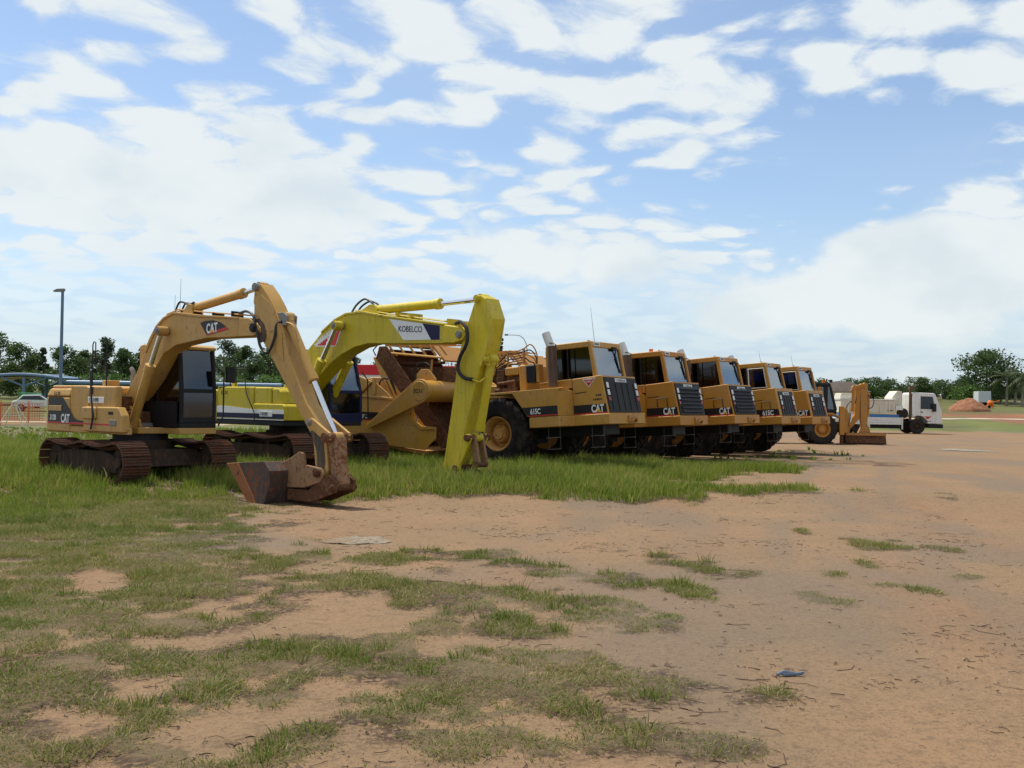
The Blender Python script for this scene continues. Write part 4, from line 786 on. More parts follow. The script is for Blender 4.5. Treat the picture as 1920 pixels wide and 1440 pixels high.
    for i in range(6):
        z = 3.02-i*.075
        B(MB().tube(spline([(-.62+i*.05, -.45+.07*i, 2.45), (-.45, -.5, 2.72-i*.03), (-.05, -.6, z), (.2, -.6, z-.02+.01*i), (.46, -.6, z+.03), (.68-.02*i, -.58, z+.12-.07*i), (.80-.03*i, -.5, z-.15), (.70, -.4+.05*i, 2.35)], 5), .017, 6), 'hose', 'rustgold' if i % 2 == 0 else 'hose')
    # underside and the hanging step
    B(MB().box(.3, 2.6, -.42, .42, .72, .985).box(-.4, .4, -.45, .45, .6, 1.5), 'chassis', 'black', .02)
    B(MB().cyl((0, -.75, .92), (0, .75, .92), .16, 14), 'axle', 'mud')
    for x0 in (1.55, 2.55):
        y = -1.28 if x0 < 2 else -.86
        B(MB().cyl((x0, y, 1.0), (x0, y, .42), .004, 5).cyl((x0+.34, y, 1.0), (x0+.34, y, .42), .004, 5).box(x0, x0+.34, y-.1, y+.02, .70, .715).box(x0, x0+.34, y-.1, y+.02, .42, .435), 'step', 'steelstep')
    if opt.get('sticker'):
        s_ = MB().prism([(2.33, 2.11), (2.72, 2.13), (2.52, 1.90)], -.8645, -.8612).build('white_triangle', 'decal_white', hd); MB().prism([(2.37, 2.095), (2.68, 2.11), (2.52, 1.925)], -.8675, -.865).build('red_triangle', 'decal_red', s_)
        strokes(s_, 2.42, 2.075, .22, 5, .05, .03, -.8695); strokes(s_, 2.46, 2.02, .13, 3, .05, .03, -.8695)
        strokes(hd, 2.70, 1.665, .16, 3, 0, .055, -.8635, 'decal_black'); strokes(hd, 2.62, 1.565, .26, 5, 0, .05, -.8635, 'decal_black')
    # ---- bowl, level
    G2 = opt.get('bowlmat', M_)
    side = [(-8.6, 1.0), (-7.9, .75), (-4.95, .69), (-3.79, .47), (-2.32, .38), (-2.18, .52), (-1.97, .69), (-1.96, .97), (-2.44, .98), (-2.73, 1.17), (-2.74, 1.50), (-3.48, 1.69), (-3.67, 1.89), (-4.29, 2.28), (-4.72, 2.34), (-6.4, 2.34), (-6.6, 1.95), (-8.6, 1.95)]
    bw = MB()
    for s in (-1, 1): bw.prism(side, s*1.42-.02, s*1.42+.02)
    bw.box(-8.6, -8.5, -1.4, 1.4, .9, 1.9).box(-6.5, -3.2, -1.4, 1.4, .55, .62).prism([(-6.5, .6), (-6.4, .6), (-6.6, 2.3), (-6.7, 2.3)], -1.4, 1.4)
    bowl = bw.build('bowl', G2, root, .01)
    for s in (-1, 1):
        MB().prism([(-4.72, 1.79), (-3.45, 1.70), (-3.45, 1.76), (-4.72, 1.85)], s*1.46-.035, s*1.46+.035).build('rail', G2, bowl, .008)
        MB().prism([(-2.78, 1.52), (-2.70, 1.20), (-2.42, 1.02), (-1.95, 1.0), (-1.95, .94), (-2.46, .93), (-2.78, 1.14)], s*1.455-.03, s*1.455+.03).build('edge_flange', G2, bowl, .006)
        MB().box(-4.2, -4.1, s*1.455-.03, s*1.455+.03, 1.86, 2.28).build('rib', G2, bowl)
        # draft arm with the round boss
        bc = (-2.42, 1.95)
        arm = [(-4.30, 1.0), (-4.22, .90)]+[(bc[0]+.32*math.cos(R(a)), bc[1]+.32*math.sin(R(a))) for a in range(-62, 140, 14)]
        ao = MB().prism(arm, s*1.54-.06, s*1.54+.06).build('draft_arm', G2, root, .012)
        MB().lathe([(s*1.60, .02), (s*1.612, .255), (s*1.60, .27), (s*1.55, .28)] if s > 0 else [(-1.55, .28), (-1.60, .27), (-1.612, .255), (-1.60, .02)], bc, 28).build('boss_cap', G2, ao)
        if s < 0 and opt.get('arm_text'): text(opt['arm_text'], ao, (-2.60, -1.615, 1.90), .15, 'decal_black', .95, bold=.008)
    MB().cyl((-2.42, -1.5, 1.95), (-2.42, 1.5, 1.95), .29, 24).build('torque_tube', G2, root)
    MB().prism([(-3.05, 1.95), (-3.0, 2.42), (-2.72, 2.50), (-2.43, 2.35), (-2.28, 2.12), (-.75, 2.12), (-.35, 2.6), (-.25, 2.6), (-.25, 1.2), (-.6, 1.0), (-.7, 1.75), (-1.57, 1.79), (-2.42, 1.70)], -.32, .32).build('gooseneck', G2, root, .03)
    MB().prism([(-3.0, 2.0), (-3.0, 2.42), (-2.85, 2.55), (-2.6, 2.55), (-2.35, 2.3), (-2.3, 2.05)], -1.02, -.95).build('lift_bracket', G2, root, .01)
    sb = MB().prism([(-4.6, 1.22), (-3.95, 1.22), (-4.15, 1.36), (-4.6, 1.36)], -1.4455, -1.4415).prism([(-5.0, 1.15), (-4.1, 1.15), (-3.98, 1.36), (-5.0, 1.36)], -1.4455, -1.4415).build('black_decal', 'decal_black', bowl)
    text('615C', sb, (-4.66, -1.447, 1.19), .155, 'decal_white', .75, bold=.03)
    MB().prism([(-5.0, 1.13), (-4.1, 1.13), (-4.1, 1.15), (-5.0, 1.15)], -1.449, -1.446).build('red_stripe', 'decal_red', bowl)
    MB().prism([(-4.95, 1.82), (-4.66, 1.84), (-4.2, 2.2), (-4.7, 2.36), (-4.95, 2.3)], -1.50, -1.445).build('bowl_corner', G2, bowl, .01)
    MB().prism([(-3.9, .45), (-3.4, .36), (-2.4, .25), (-2.3, .36), (-3.6, .46)], -1.35, 1.35).build('cutting_edge', 'rustgold', bowl, .01)
    # elevator with its slatted guard
    el = MB()
    for s in (-1, 1): el.prism([(-4.52, 2.86), (-4.40, 3.20), (-4.14, 3.20), (-1.90, .78), (-1.86, .45), (-2.12, .42)], s*.98-.03, s*.98+.03)
    eo = el.build('elevator', 'rust', root, .01)
    for i in range(12):
        k = i/11; x = -4.25+k*2.4; z = 3.0-k*2.55
        MB().box(x-.03, x+.03, -.95, .95, z-.13, z+.13).build('flight', 'rust', eo)
    gd = MB().prism([(-4.38, 3.28), (-2.62, 3.20), (-2.22, 2.80), (-2.26, 2.76), (-2.66, 3.14), (-4.38, 3.22)], -.78, .95).build('guard_plate', 'rustgold', eo)
    for i in range(6):
        x = -4.30+i*.36; MB().prism([(x, 3.29), (x+.07, 3.29), (x+.40, 2.93), (x+.33, 2.93)], -.82, -.79).build('guard_rib', 'rustgold', gd)
    for i in range(4):
        y = -.5+i*.4; MB().box(-4.3, -2.7, y-.03, y+.03, 3.265, 3.30).build('guard_rib', 'rustgold', gd)
    MB().box(-4.2, -2.4, -.6, -.5, 2.70, 2.78).box(-4.1, -2.3, -.62, .4, 2.2, 2.62).build('motor_housing', 'rust', eo, .03)
    MB().tube([(-4.52, -.95, 2.72), (-4.42, -.95, 2.88), (-4.15, -.95, 3.02), (-2.2, -.95, 2.86), (-2.28, -.95, 2.74)], .032, 8).build('guard_rail', 'gold3', root)
    MB().tube([(-2.52, -.95, 2.82), (-2.60, -.95, 1.9), (-2.72, -.95, .92)], .028, 7).build('rail_post', 'rustgold', root)
    MB().prism([(-4.66, 2.90), (-4.50, 2.92), (-4.05, 2.30), (-3.80, 1.85), (-4.0, 1.8), (-4.30, 2.25)], -.98, -.88).build('elevator_arm', G2, root, .02)
    MB().tube(spline([(-3.15, -.9, 2.1), (-3.2, -.92, 2.5), (-2.95, -.92, 2.72), (-2.65, -.9, 2.66), (-2.45, -.9, 2.35)], 6), .022, 7).build('hose', 'hose', root)
    MB().tube(spline([(-4.3, -1.0, 1.8), (-4.35, -1.02, 2.15), (-4.15, -1.02, 2.32), (-3.9, -1.0, 2.2), (-3.75, -1.0, 1.85)], 6), .022, 7).build('hose', 'hose', root)
    for dx in (0, .14): MB().cyl((-4.15+dx, -1.05, 2.25), (-3.85+dx, -1.05, 1.75), .035, 8).build('lift_cylinder', 'gold3', root)
    MB().cyl((-3.12, -.95, 1.62), (-2.98, -.95, 1.02), .03, 10).build('cylinder_rod', 'chrome', root)
    MB().tube([(-4.62, -.9, 2.95), (-4.72, -.9, 3.1), (-4.5, -.9, 3.3), (-4.3, -.9, 3.32)], .02, 6).build('hose', 'rust', root)
    MB().box(-8.4, -6.8, -.7, .7, 1.2, 2.5).build('rear_engine_box', G2, root, .04)
    MB().box(-8.9, -6.5, -.55, .55, .6, 1.1).build('rear_frame', 'mud', root, .03)
    return root
def strokes_x(parent, x, y, L, z, h):
    m = MB(); n = 6; w = L/n
    for i in range(n): m.box(x, x+.002, y+i*w, y+i*w+w*.6, z, z+h)
    return m.build('small_print', 'decal_black', parent)
paint('rustdark', (.10, .055, .035), .2, .4, .5, .7); paint('rimgold', (.48, .22, .04), .2, .35, .5, .6); paint('steelstep', (.11, .095, .08), .2, .3, .4, .5)
n35 = (math.sin(R(35)), math.cos(R(35)))
SCR = [
 (0.0, 0, 'motor scraper nearest the lime excavator, front tyre fully visible', dict(mat='gold3', sticker=True, aerial=1.0, loop=False, arm_text='SC11', wide=True)),
 (3.75, -.04, 'second motor scraper in the row, orange beacon on its cab roof', dict(mat='gold2', slats=True, beacon=True, fendertext=False, spin=.1, yaw=1.0)),
 (7.65, -.05, 'third motor scraper, middle of the row, dark louvred grille', dict(mat='gold4', slats=True, fendertext=False, spin=.2, yaw=-1.2)),
 (11.25, -.06, 'fourth motor scraper, pale-rimmed blue side window and pale exhaust pipe', dict(mat='gold', wide=False, yaw=.8, hoodtext='615C', paleframe=True, sideglass='blueglass', fendertext=False, aerial=.5)),
 (14.3, -.06, 'fifth motor scraper, farthest of the row, beside the backhoe', dict(mat='gold4', wide=False, yaw=-.6, hoodtext='CAT', paleframe=True, sideglass='blueglass', pipe=False, fendertext=False, aerial=.5, loop=False)),
]
for (d, dzz, lb, op), pt_ in zip(SCR, (4.3, 3.9, 4.5, 4.0, 3.6)): scraper(.44+n35[0]*d, 28.19+n35[1]*d, dzz, lb, op, pt_)
# ------------------------------------------------------------ backhoe loader, tail towards the right
bx_, by_ = 14.35, 50.2
H_ = empty('backhoe_loader', (bx_, by_, tz(bx_, by_)), 0, 'orange-yellow backhoe loader with black cab roof, between scrapers and white truck', 'backhoe')
for s in (-1, 1):
    wheel(H_, (0, s*.82, .70), .71, .42, .37, 18, s > 0, 'tyre_dirty', 'orange', .3); wheel(H_, (-2.3, s*.80, .47), .48, .30, .26, 16, s > 0, 'tyre_dirty', 'orange', .1)
    MB().prism([(-.85, 1.40), (.45, 1.46), (.80, 1.30), (.82, 1.22), (.42, 1.38), (-.85, 1.34)], s*.84-.22, s*.84+.22).build('fender', 'orange', H_, .015)
MB().prism([(-2.9, .85), (-.75, .85), (-.75, 1.42), (-2.85, 1.34)], -.42, .42).build('hood', 'black', H_, .05)
MB().box(-2.9, 1.1, -.40, .40, .55, .95).build('chassis', 'rustdark', H_, .03)
for s in (-1, 1): MB().prism([(-1.0, 1.45), (-.9, 1.25), (-2.6, .75), (-3.3, .25), (-3.45, .35), (-2.7, .95)], s*.55-.05, s*.55+.05).build('loader_arm', 'orange', H_, .01)
MB().prism([(-3.3, .05), (-3.3, .75), (-3.4, .78), (-4.1, .12), (-4.1, .05)], -1.1, 1.1).build('loader_bucket', 'rustgold', H_, .01)
cb = MB().prism([(-.78, 2.66), (.42, 2.66), (.47, 2.72), (.40, 2.84), (-.70, 2.84), (-.80, 2.76)], -.76, .76).build('cab', 'black', H_, .03)
MB().box(-.85, .72, -.74, .74, 1.40, 1.62).build('cab_base', 'black', cb, .02)
for s in (-1, 1):
    MB().box(-.17, .0, s*.72-.04, s*.72+.04, 1.62, 2.66).build('post', 'orange', cb, .01)
    MB().prism([(.62, 1.60), (.74, 1.60), (.46, 2.68), (.38, 2.68)], s*.72-.035, s*.72+.035).build('post', 'black', cb)
    MB().cyl((-.78, s*.72, 1.6), (-.72, s*.72, 2.68), .04, 8).build('post', 'black', cb)
    MB().box(.12, .30, s*.72-.03, s*.72+.03, 1.62, 2.66).build('post', 'black', cb)
    MB().prism([(-.72, 1.62), (-.18, 1.62), (-.18, 2.65), (-.68, 2.65)], s*.70-.006, s*.70+.006).build('side_window', 'glass', cb)
    MB().prism([(.0, 1.62), (.60, 1.62), (.37, 2.65), (.0, 2.65)], s*.70-.006, s*.70+.006).build('side_window', 'glass', cb)
MB().add([(.68, -.66, 1.62), (.68, .66, 1.62), (.43, .66, 2.65), (.43, -.66, 2.65), (.665, -.66, 1.62), (.665, .66, 1.62), (.415, .66, 2.65), (.415, -.66, 2.65)], [(0, 1, 2, 3), (7, 6, 5, 4), (0, 4, 5, 1), (1, 5, 6, 2), (2, 6, 7, 3), (3, 7, 4, 0)]).build('rear_window', 'glass', cb)
MB().box(-.3, .2, -.25, .25, 1.62, 1.85).prism([(-.34, 1.85), (-.22, 1.85), (-.28, 2.3), (-.4, 2.3)], -.24, .24).build('seat', 'seat', cb, .04)
MB().cyl((.22, -.3, 2.84), (.22, -.3, 3.0), .07, 12).build('beacon', 'amber', cb, 0, 'orange beacon'); MB().box(-.72, -.45, -.78, -.765, 2.70, 2.82).build('number_plate', 'decal_white', cb)
for x in (-.5, .5): MB().box(x-.06, x+.06, -.6, -.45, 2.86, 3.0).build('work_lamp', 'black', cb, .01)
for s in (-1, 1):
    MB().box(.78, 1.0, s*.95-.10, s*.95+.10, .45, 1.76).build('stabiliser', 'orange', H_, .01)
    MB().box(.82, .96, s*.95-.07, s*.95+.07, .06, .45).box(.72, 1.06, s*.95-.16, s*.95+.16, .01, .06).build('stabiliser_foot', 'rust', H_, .01)
MB().box(.98, 1.16, -.95, .95, .55, 1.05).build('cross_frame', 'rustgold', H_, .02)
MB().prism([(1.16, .45), (1.5, .5), (1.55, 1.2), (1.3, 1.75), (1.16, 1.5)], -.22, .22).build('king_post', 'rustgold', H_, .02)
MB().prism([(1.35, .85), (1.55, .7), (1.98, 1.2), (2.0, 2.45), (2.14, 2.74), (2.05, 2.85), (1.80, 2.6), (1.76, 1.4)], -.14, .14).build('boom', 'orange', H_, .015)
MB().prism([(2.0, 2.72), (2.22, 2.90), (2.36, 2.84), (2.36, 1.2), (2.26, .55), (2.12, .55), (2.04, 1.2)], -.13, .13).build('dipper', 'rustgold', H_, .015)
cylinder(H_, (1.66, 2.58), (1.60, 1.55), (1.5, .95), .085, .045, 'orange', -.24, 'boom_cylinder'); cylinder(H_, (2.44, 2.3), (2.42, 1.3), (2.40, .78), .06, .035, 'rustgold', 0, 'bucket_cylinder')
MB().prism([(1.5, 2.5), (1.62, 2.68), (2.1, 2.86), (2.2, 2.78), (1.7, 2.52)], -.26, -.16).build('boom_link', 'orange', H_, .01)
MB().tube(spline([(2.36, -.15, 2.3), (2.62, -.18, 2.1), (2.55, -.18, 1.75), (2.38, -.15, 1.7)], 5), .02, 6).build('hose', 'hose', H_)
MB().tube(spline([(1.3, -.25, 1.7), (1.5, -.28, 2.0), (1.7, -.26, 1.9), (1.8, -.2, 2.2)], 5), .02, 6).build('hose', 'hose', H_)
bb = MB().prismx([(-.40, .02), (-.45, .08), (-.30, .50), (-.25, .54), (.15, .50), (.35, .25), (.30, .02), (.26, .05), (.3, .24), (.12, .46), (-.24, .50), (-.40, .10)], 1.25, 3.15)
for x in (1.25, 3.13): bb.prismx([(-.42, .03), (-.30, .52), (.13, .50), (.34, .25), (.30, .02)], x, x+.02)
bo_ = bb.build('ditching_bucket', 'rust', H_, .005)
MB().box(1.27, 3.13, -.46, -.42, .42, .53).build('bucket_lip', 'rustgold', bo_)
MB().prism([(1.95, .5), (2.5, .5), (2.42, .8), (2.1, .8)], -.2, .2).build('bucket_ear', 'rustgold', bo_, .02)
# ------------------------------------------------------------ white works truck
tx_, ty_ = 27.95, 74.5
K = empty('works_truck', (tx_, ty_, tz(tx_, ty_)), R(-2), 'white flatbed works truck carrying a cream hopper, parked at far right', 'truck')
for s in (-1, 1):
    for x in (.0, -4.0): wheel(K, (x, s*1.0, .52), .53, .30, .28, 24, s > 0, 'tyre_dirty', 'mud', .3)
cb = MB().prism([(-.32, 1.15), (-.32, 2.75), (-.24, 2.86), (1.12, 2.82), (1.22, 2.72), (1.62, 1.70), (1.68, .72), (.72, .72), (.62, 1.0), (.35, 1.22), (.0, 1.26)], -1.15, 1.15).build('cab', 'white', K, .04)
for s in (-1, 1):
    MB().prism([(.20, 1.72), (1.10, 1.72), (1.18, 1.75), (1.02, 2.58), (.20, 2.60)], s*1.152-.006, s*1.152+.006).build('side_window', 'carglass', cb)
    MB().box(.94, 1.2, s*1.32-.06, s*1.32+.06, 1.55, 2.1).build('mirror', 'black', cb, .02)
    MB().prism([(.18, .95), (.185, .95), (.185, 1.7), (.18, 1.7)], s*1.153-.004, s*1.153+.004).build('door_seam', 'black', cb)
MB().box(.22, .36, -1.163, -1.15, 1.48, 1.55).build('door_handle', 'black', cb)
MB().prism([(.45, 1.22), (.95, 1.22), (.82, 1.12), (.70, 1.02), (.58, 1.12)], -1.157, -1.1525).build('red_emblem', 'decal_red', cb)
strokes(cb, .52, .85, .4, 6, 0, .07, -1.156, 'decal_black')
MB().add([(1.62, -1.05, 1.72), (1.62, 1.05, 1.72), (1.245, 1.05, 2.68), (1.245, -1.05, 2.68), (1.64, -1.05, 1.72), (1.64, 1.05, 1.72), (1.265, 1.05, 2.68), (1.265, -1.05, 2.68)], [(3, 2, 1, 0), (4, 5, 6, 7), (0, 1, 5, 4), (1, 2, 6, 5), (2, 3, 7, 6), (3, 0, 4, 7)]).build('windscreen', 'carglass', cb)
MB().prism([(1.15, 2.72), (1.5, 2.58), (1.52, 2.62), (1.2, 2.80)], -1.1, 1.1).build('sun_visor', 'navy', cb)
MB().box(1.64, 1.70, -.9, .9, .98, 1.35).build('radiator_grille', 'black', cb, .01)
MB().box(.75, 1.75, -1.18, 1.18, .42, .70).build('bumper', 'black', K, .06)
for s in (-1, 1): MB().box(1.74, 1.77, s*.9-.14, s*.9+.14, .5, .64).build('headlight', 'lens', K)
MB().cyl((-.42, -.9, .9), (-.42, -.9, 3.05), .09, 12).box(-.52, -.1, -1.05, -.75, 3.05, 3.25).build('exhaust', 'rustdark', K)
MB().box(-5.4, .6, -.42, .42, .55, .85).box(-5.3, -.9, -.9, .9, .35, .6).build('chassis', 'black', K, .02)
bed = MB().box(-5.6, -1.0, -1.2, 1.2, .98, 1.06).build('flatbed', 'cream', K, .01)
for s in (-1, 1):
    for i in range(4): MB().box(-5.58, -1.02, s*1.2-.02, s*1.2+.02, .62+i*.125, .735+i*.125).build('side_board', 'white', bed, .008)
    for x in (-5.5, -3.3, -1.06): MB().box(x-.05, x+.05, s*1.235-.02, s*1.235+.02, .30, 1.14).build('stake', 'cream', bed, .005)
MB().box(-5.3, -1.2, -1.0, 1.0, 1.07, 1.32).build('base_tray', 'bluebed', K, .02)
hp = MB().prismx([(-1.0, 1.40), (1.0, 1.40), (1.1, 2.28), (-1.1, 2.28)], -5.2, -1.48).build('hopper', 'cream', K, .02)
MB().box(-5.25, -1.44, -1.14, 1.14, 2.285, 2.36).build('hopper_rim', 'offwhite', hp, .01)
for x in (-4.7, -3.6, -2.5, -1.9): MB().box(x-.04, x+.04, -1.12, -1.05, 1.42, 2.28).build('hopper_rib', 'cream', hp)
MB().prism([(-5.2, 2.37), (-3.9, 2.37), (-4.1, 2.75), (-5.1, 2.75)], -.8, .8).build('hopper_lid', 'cream', hp, .02)
MB().prism([(-1.62, 2.0), (-1.0, 1.95), (-.95, 2.9), (-1.30, 2.95), (-1.65, 2.5)], -.85, .85).build('chute', 'cream', K, .03)
MB().box(-1.45, -.95, -1.05, -.5, 1.62, 1.94).build('engine_box', 'white', K, .03)
MB().lathe([(-.95, .1), (-.95, .36), (-.68, .36), (-.68, .1)], (-.92, 1.4), 24).build('spare_wheel', 'tyre_dirty', K)
strokes(hp, -2.0, 1.55, .4, 5, 0, .08, -1.04, 'decal_black')
# ------------------------------------------------------------ helper: far things by bearing (k = sideways/forward) and distance
def at_(k, Y): return k*Y, Y
def top(px, py, Y): return 1.65+(757+.0155*(px-960)-py)/2000*Y
def kx(px): return (px-960)/2000
# ------------------------------------------------------------ trees
def leafmesh(name, C, S, n, leaf, rng, flatten=.7, mat_='leaf', droop=0.0):
    """n leaf faces spread through clumps C (centres) of size S"""
    k = rng.integers(0, len(C), n); d = rng.normal(0, 1, (n, 3)); d /= np.linalg.norm(d, axis=1)[:, None]+1e-9
    r = rng.random(n)**.45; p = C[k]+d*(S[k]*r)[:, None]*np.array([1, 1, flatten])
    a = rng.normal(0, 1, (n, 3)); a[:, 2] *= .6; a /= np.linalg.norm(a, axis=1)[:, None]
    b = np.cross(a, rng.normal(0, 1, (n, 3))); b /= np.linalg.norm(b, axis=1)[:, None]+1e-9
    L = leaf*rng.uniform(.6, 1.4, n)[:, None]; W = L*rng.uniform(.35, .65, n)[:, None]
    V = np.stack([p-a*L/2, p+b*W/2, p+a*L/2, p-b*W/2], 1)
    me = bpy.data.meshes.new(name); me.vertices.add(n*4); me.vertices.foreach_set('co', V.ravel().astype(np.float32))
    me.loops.add(n*4); me.loops.foreach_set('vertex_index', np.arange(n*4, dtype=np.int32)); me.polygons.add(n)
    me.polygons.foreach_set('loop_start', np.arange(0, n*4, 4, dtype=np.int32)); me.polygons.foreach_set('loop_total', np.full(n, 4, np.int32)); me.update()
    ct = rng.random(len(C)); vattr(me, 'tint', np.clip(.2+.45*ct[k]+rng.normal(0, .16, n), 0, 1), 'FACE'); me.materials.append(MAT[mat_])
    return me
def tree(px, py, Y, wpx, label, seed, mat_='leaf', kind='broad', group=None, n=3600, lowk=.10, name='tree'):
    rng = np.random.default_rng(seed); X = kx(px)*Y; z0 = tz(X, Y); h = top(px, py, Y)-z0; rad = max(.6, wpx/2000*Y/2*1.22)
    root = empty(name, (X, Y, z0), 0, label, 'tree', group)
    cb = h*lowk; ch = h-cb; m = 26 if kind == 'broad' else 16
    C = []; S = []
    for i in range(m):
        t = (i+.5)/m; a = rng.uniform(0, 2*np.pi)
        if kind == 'broad':
            prof = math.sin(math.pi*min(1, .12+.88*t)**.8)**.6; rr = rad*prof*rng.uniform(.35, 1.0); s_ = rad*rng.uniform(.26, .46)
        elif kind == 'umbrella':
            prof = .35+.65*t; rr = rad*prof*rng.uniform(.3, 1); s_ = rad*rng.uniform(.25, .4)
        else:
            prof = (1-t)*.9+.12; rr = rad*prof*rng.uniform(.2, .8); s_ = rad*rng.uniform(.3, .5)*(.4+.6*prof)
        C.append((rr*math.cos(a), rr*math.sin(a), cb+ch*t*(.94))); S.append(min(s_, 2.6))
    C = np.array(C); S = np.array(S); C[:, 2] = np.minimum(C[:, 2], h-S*.6)
    cr = bpy.data.objects.new('crown', leafmesh('crown', C, S, n, (.26+.010*h), rng, .72, mat_)); COL.objects.link(cr); cr.parent = root
    t = MB(); lean = rng.normal(0, .03*h, 2); t.tube([(0, 0, -.2), (lean[0]*.3, lean[1]*.3, h*.3), (lean[0], lean[1], h*.72)], .035*h, 8, .012*h)
    for i in rng.choice(m, min(8, m), replace=False):
        c = C[i]; zb = min(h*.65, max(h*.18, c[2]*.6)); f = zb/h
        t.tube([(lean[0]*f, lean[1]*f, zb), (c[0]*.55, c[1]*.55, (zb+c[2])/2+.1), tuple(c)], .014*h, 5, .004*h)
    t.build('trunk', 'bark', root); return root
def palm(px, py, Y, label, seed):
    rng = np.random.default_rng(seed); X = kx(px)*Y; z0 = tz(X, Y); h = top(px, py, Y)-z0
    root = empty('palm_tree', (X, Y, z0), 0, label, 'palm', 'palms at the far right')
    ln = rng.normal(0, .5, 2); hh = h*.86
    MB().tube([(0, 0, -.2), (ln[0]*.2, ln[1]*.2, hh*.35), (ln[0]*.6, ln[1]*.6, hh*.7), (ln[0], ln[1], hh)], .17, 8, .10).build('trunk', 'palmbark', root)
    V, Fc, tint = [], [], []
    for i in range(20):
        a = rng.uniform(0, 2*np.pi); e = rng.uniform(-.5, 1.1); L = rng.uniform(1.7, 2.5); P0 = np.array([ln[0], ln[1], hh]); d = np.array([math.cos(a)*math.cos(e), math.sin(a)*math.cos(e), math.sin(e)])
        side = np.array([-math.sin(a), math.cos(a), 0]); q = P0.copy(); prev = q
        for j in range(9):
            q = q+d*L/9; d = d+np.array([0, 0, -.16]); d /= np.linalg.norm(d)
            for s in (-1, 1):
                w = .62*math.sin(math.pi*(j+1.2)/10.5)
                tip = q+side*s*w+d*.2+np.array([0, 0, -.25*w]); b = len(V); V += [tuple(prev), tuple(q), tuple(tip)]; Fc.append((b, b+1, b+2)); tint.append(rng.random())
            prev = q
    me = bpy.data.meshes.new('crown'); me.from_pydata(V, [], Fc); vattr(me, 'tint', np.array(tint), 'FACE'); me.materials.append(MAT['palmleaf'])
    o = bpy.data.objects.new('crown', me); COL.objects.link(o); o.parent = root
GL, GR_ = 'trees behind the shelters on the left', 'trees along the far right'
TL = [
 (-8, 622, 128, 95, 'tall dark tree cut by the left edge of the picture', 'leaf', 'broad'),
 (38, 642, 122, 62, 'dark broad tree left of the tall blue lamp post', 'leaf', 'broad'),
 (80, 648, 134, 40, 'slim pale-topped tree just left of the blue lamp post', 'leaf_grey', 'cone'),
 (122, 646, 124, 70, 'round dark tree right behind the blue lamp post', 'leaf', 'broad'),
 (158, 656, 130, 50, 'low dark tree left of the excavator grab rails', 'leaf', 'broad'),
 (196, 630, 126, 52, 'loose tall tree behind the tan excavator grab rails', 'leaf_grey', 'broad'),
 (232, 652, 120, 52, 'bushy tree left of the tan excavator boom', 'leaf', 'broad'),
 (272, 646, 130, 60, 'tree showing behind the tan boom foot', 'leaf', 'broad'),
 (330, 655, 128, 70, 'dark tree behind the tan excavator cab', 'leaf', 'broad'),
 (424, 636, 128, 66, 'tall tree right of the tan excavator cab', 'leaf_grey', 'broad'),
 (462, 648, 122, 60, 'mid green tree under the tan boom tip', 'leaf', 'broad'),
 (505, 650, 126, 70, 'broad tree left of the tan stick', 'leaf', 'broad'),
 (548, 668, 130, 60, 'tree between the two excavator booms', 'leaf', 'broad'),
 (655, 664, 132, 50, 'tree behind the lime excavator cab', 'leaf', 'broad'),
 (698, 668, 128, 60, 'grey-green tree left of the scraper elevator', 'leaf_grey', 'umbrella'),
 (872, 650, 130, 60, 'grey-green tree left of the lime stick', 'leaf_grey', 'broad'),
 (938, 626, 130, 26, 'tall narrow conifer right of the lime stick', 'leaf_grey', 'cone'),
]
for i, (px_, py_, Y_, w_, lb, mt, kd) in enumerate(TL): tree(px_, py_, Y_, w_, lb, 100+i, mt, kd, GL)
TR = [
 (1216, 686, 118, 34, 'small tree showing between the first two scraper cabs', 'leaf', 'broad', 1800),
 (1498, 712, 125, 60, 'low tree right of the fifth scraper cab', 'leaf_bright', 'broad', 2000),
 (1540, 710, 130, 70, 'tree behind the black backhoe cab', 'leaf', 'broad', 2200),
 (1592, 709, 150, 55, 'tree above the brown-roofed hut', 'leaf', 'umbrella', 2400),
 (1632, 708, 145, 66, 'dark spreading tree right of the brown-roofed hut', 'leaf', 'umbrella', 2600),
 (1668, 712, 150, 52, 'tree left of the white truck cab', 'leaf', 'broad', 2200),
 (1700, 722, 155, 50, 'low tree behind the white truck exhaust', 'leaf', 'broad', 1800),
 (1732, 706, 145, 62, 'layered flat-topped tree above the white truck cab', 'leaf', 'umbrella', 2600),
 (1768, 712, 150, 60, 'dark tree right of the white truck cab', 'leaf', 'broad', 2400),
 (1802, 706, 148, 50, 'dark tree left of the largest tree', 'leaf', 'broad', 2200),
 (1850, 656, 138, 112, 'largest tree, tall and rounded, at the right', 'leaf', 'broad', 8500),
 (1876, 712, 142, 40, 'low tree under the right flank of the largest tree', 'leaf', 'broad', 1600),
 (1822, 722, 136, 60, 'light green bushy tree below the largest tree', 'leaf_bright', 'broad', 2000),
 (1905, 728, 150, 40, 'low dark tree beside the pale far-right building', 'leaf', 'broad', 1600),
]
for i, (px_, py_, Y_, w_, lb, mt, kd, n_) in enumerate(TR): tree(px_, py_, Y_, w_, lb, 200+i, mt, kd, GR_, n_, .12)
for i, (px_, py_, Y_, lb) in enumerate([(1888, 702, 130, 'palm nearest the largest tree'), (1903, 697, 134, 'tallest palm at the right edge'), (1917, 700, 128, 'palm cut by the right edge of the picture')]): palm(px_, py_, Y_, lb, 300+i)
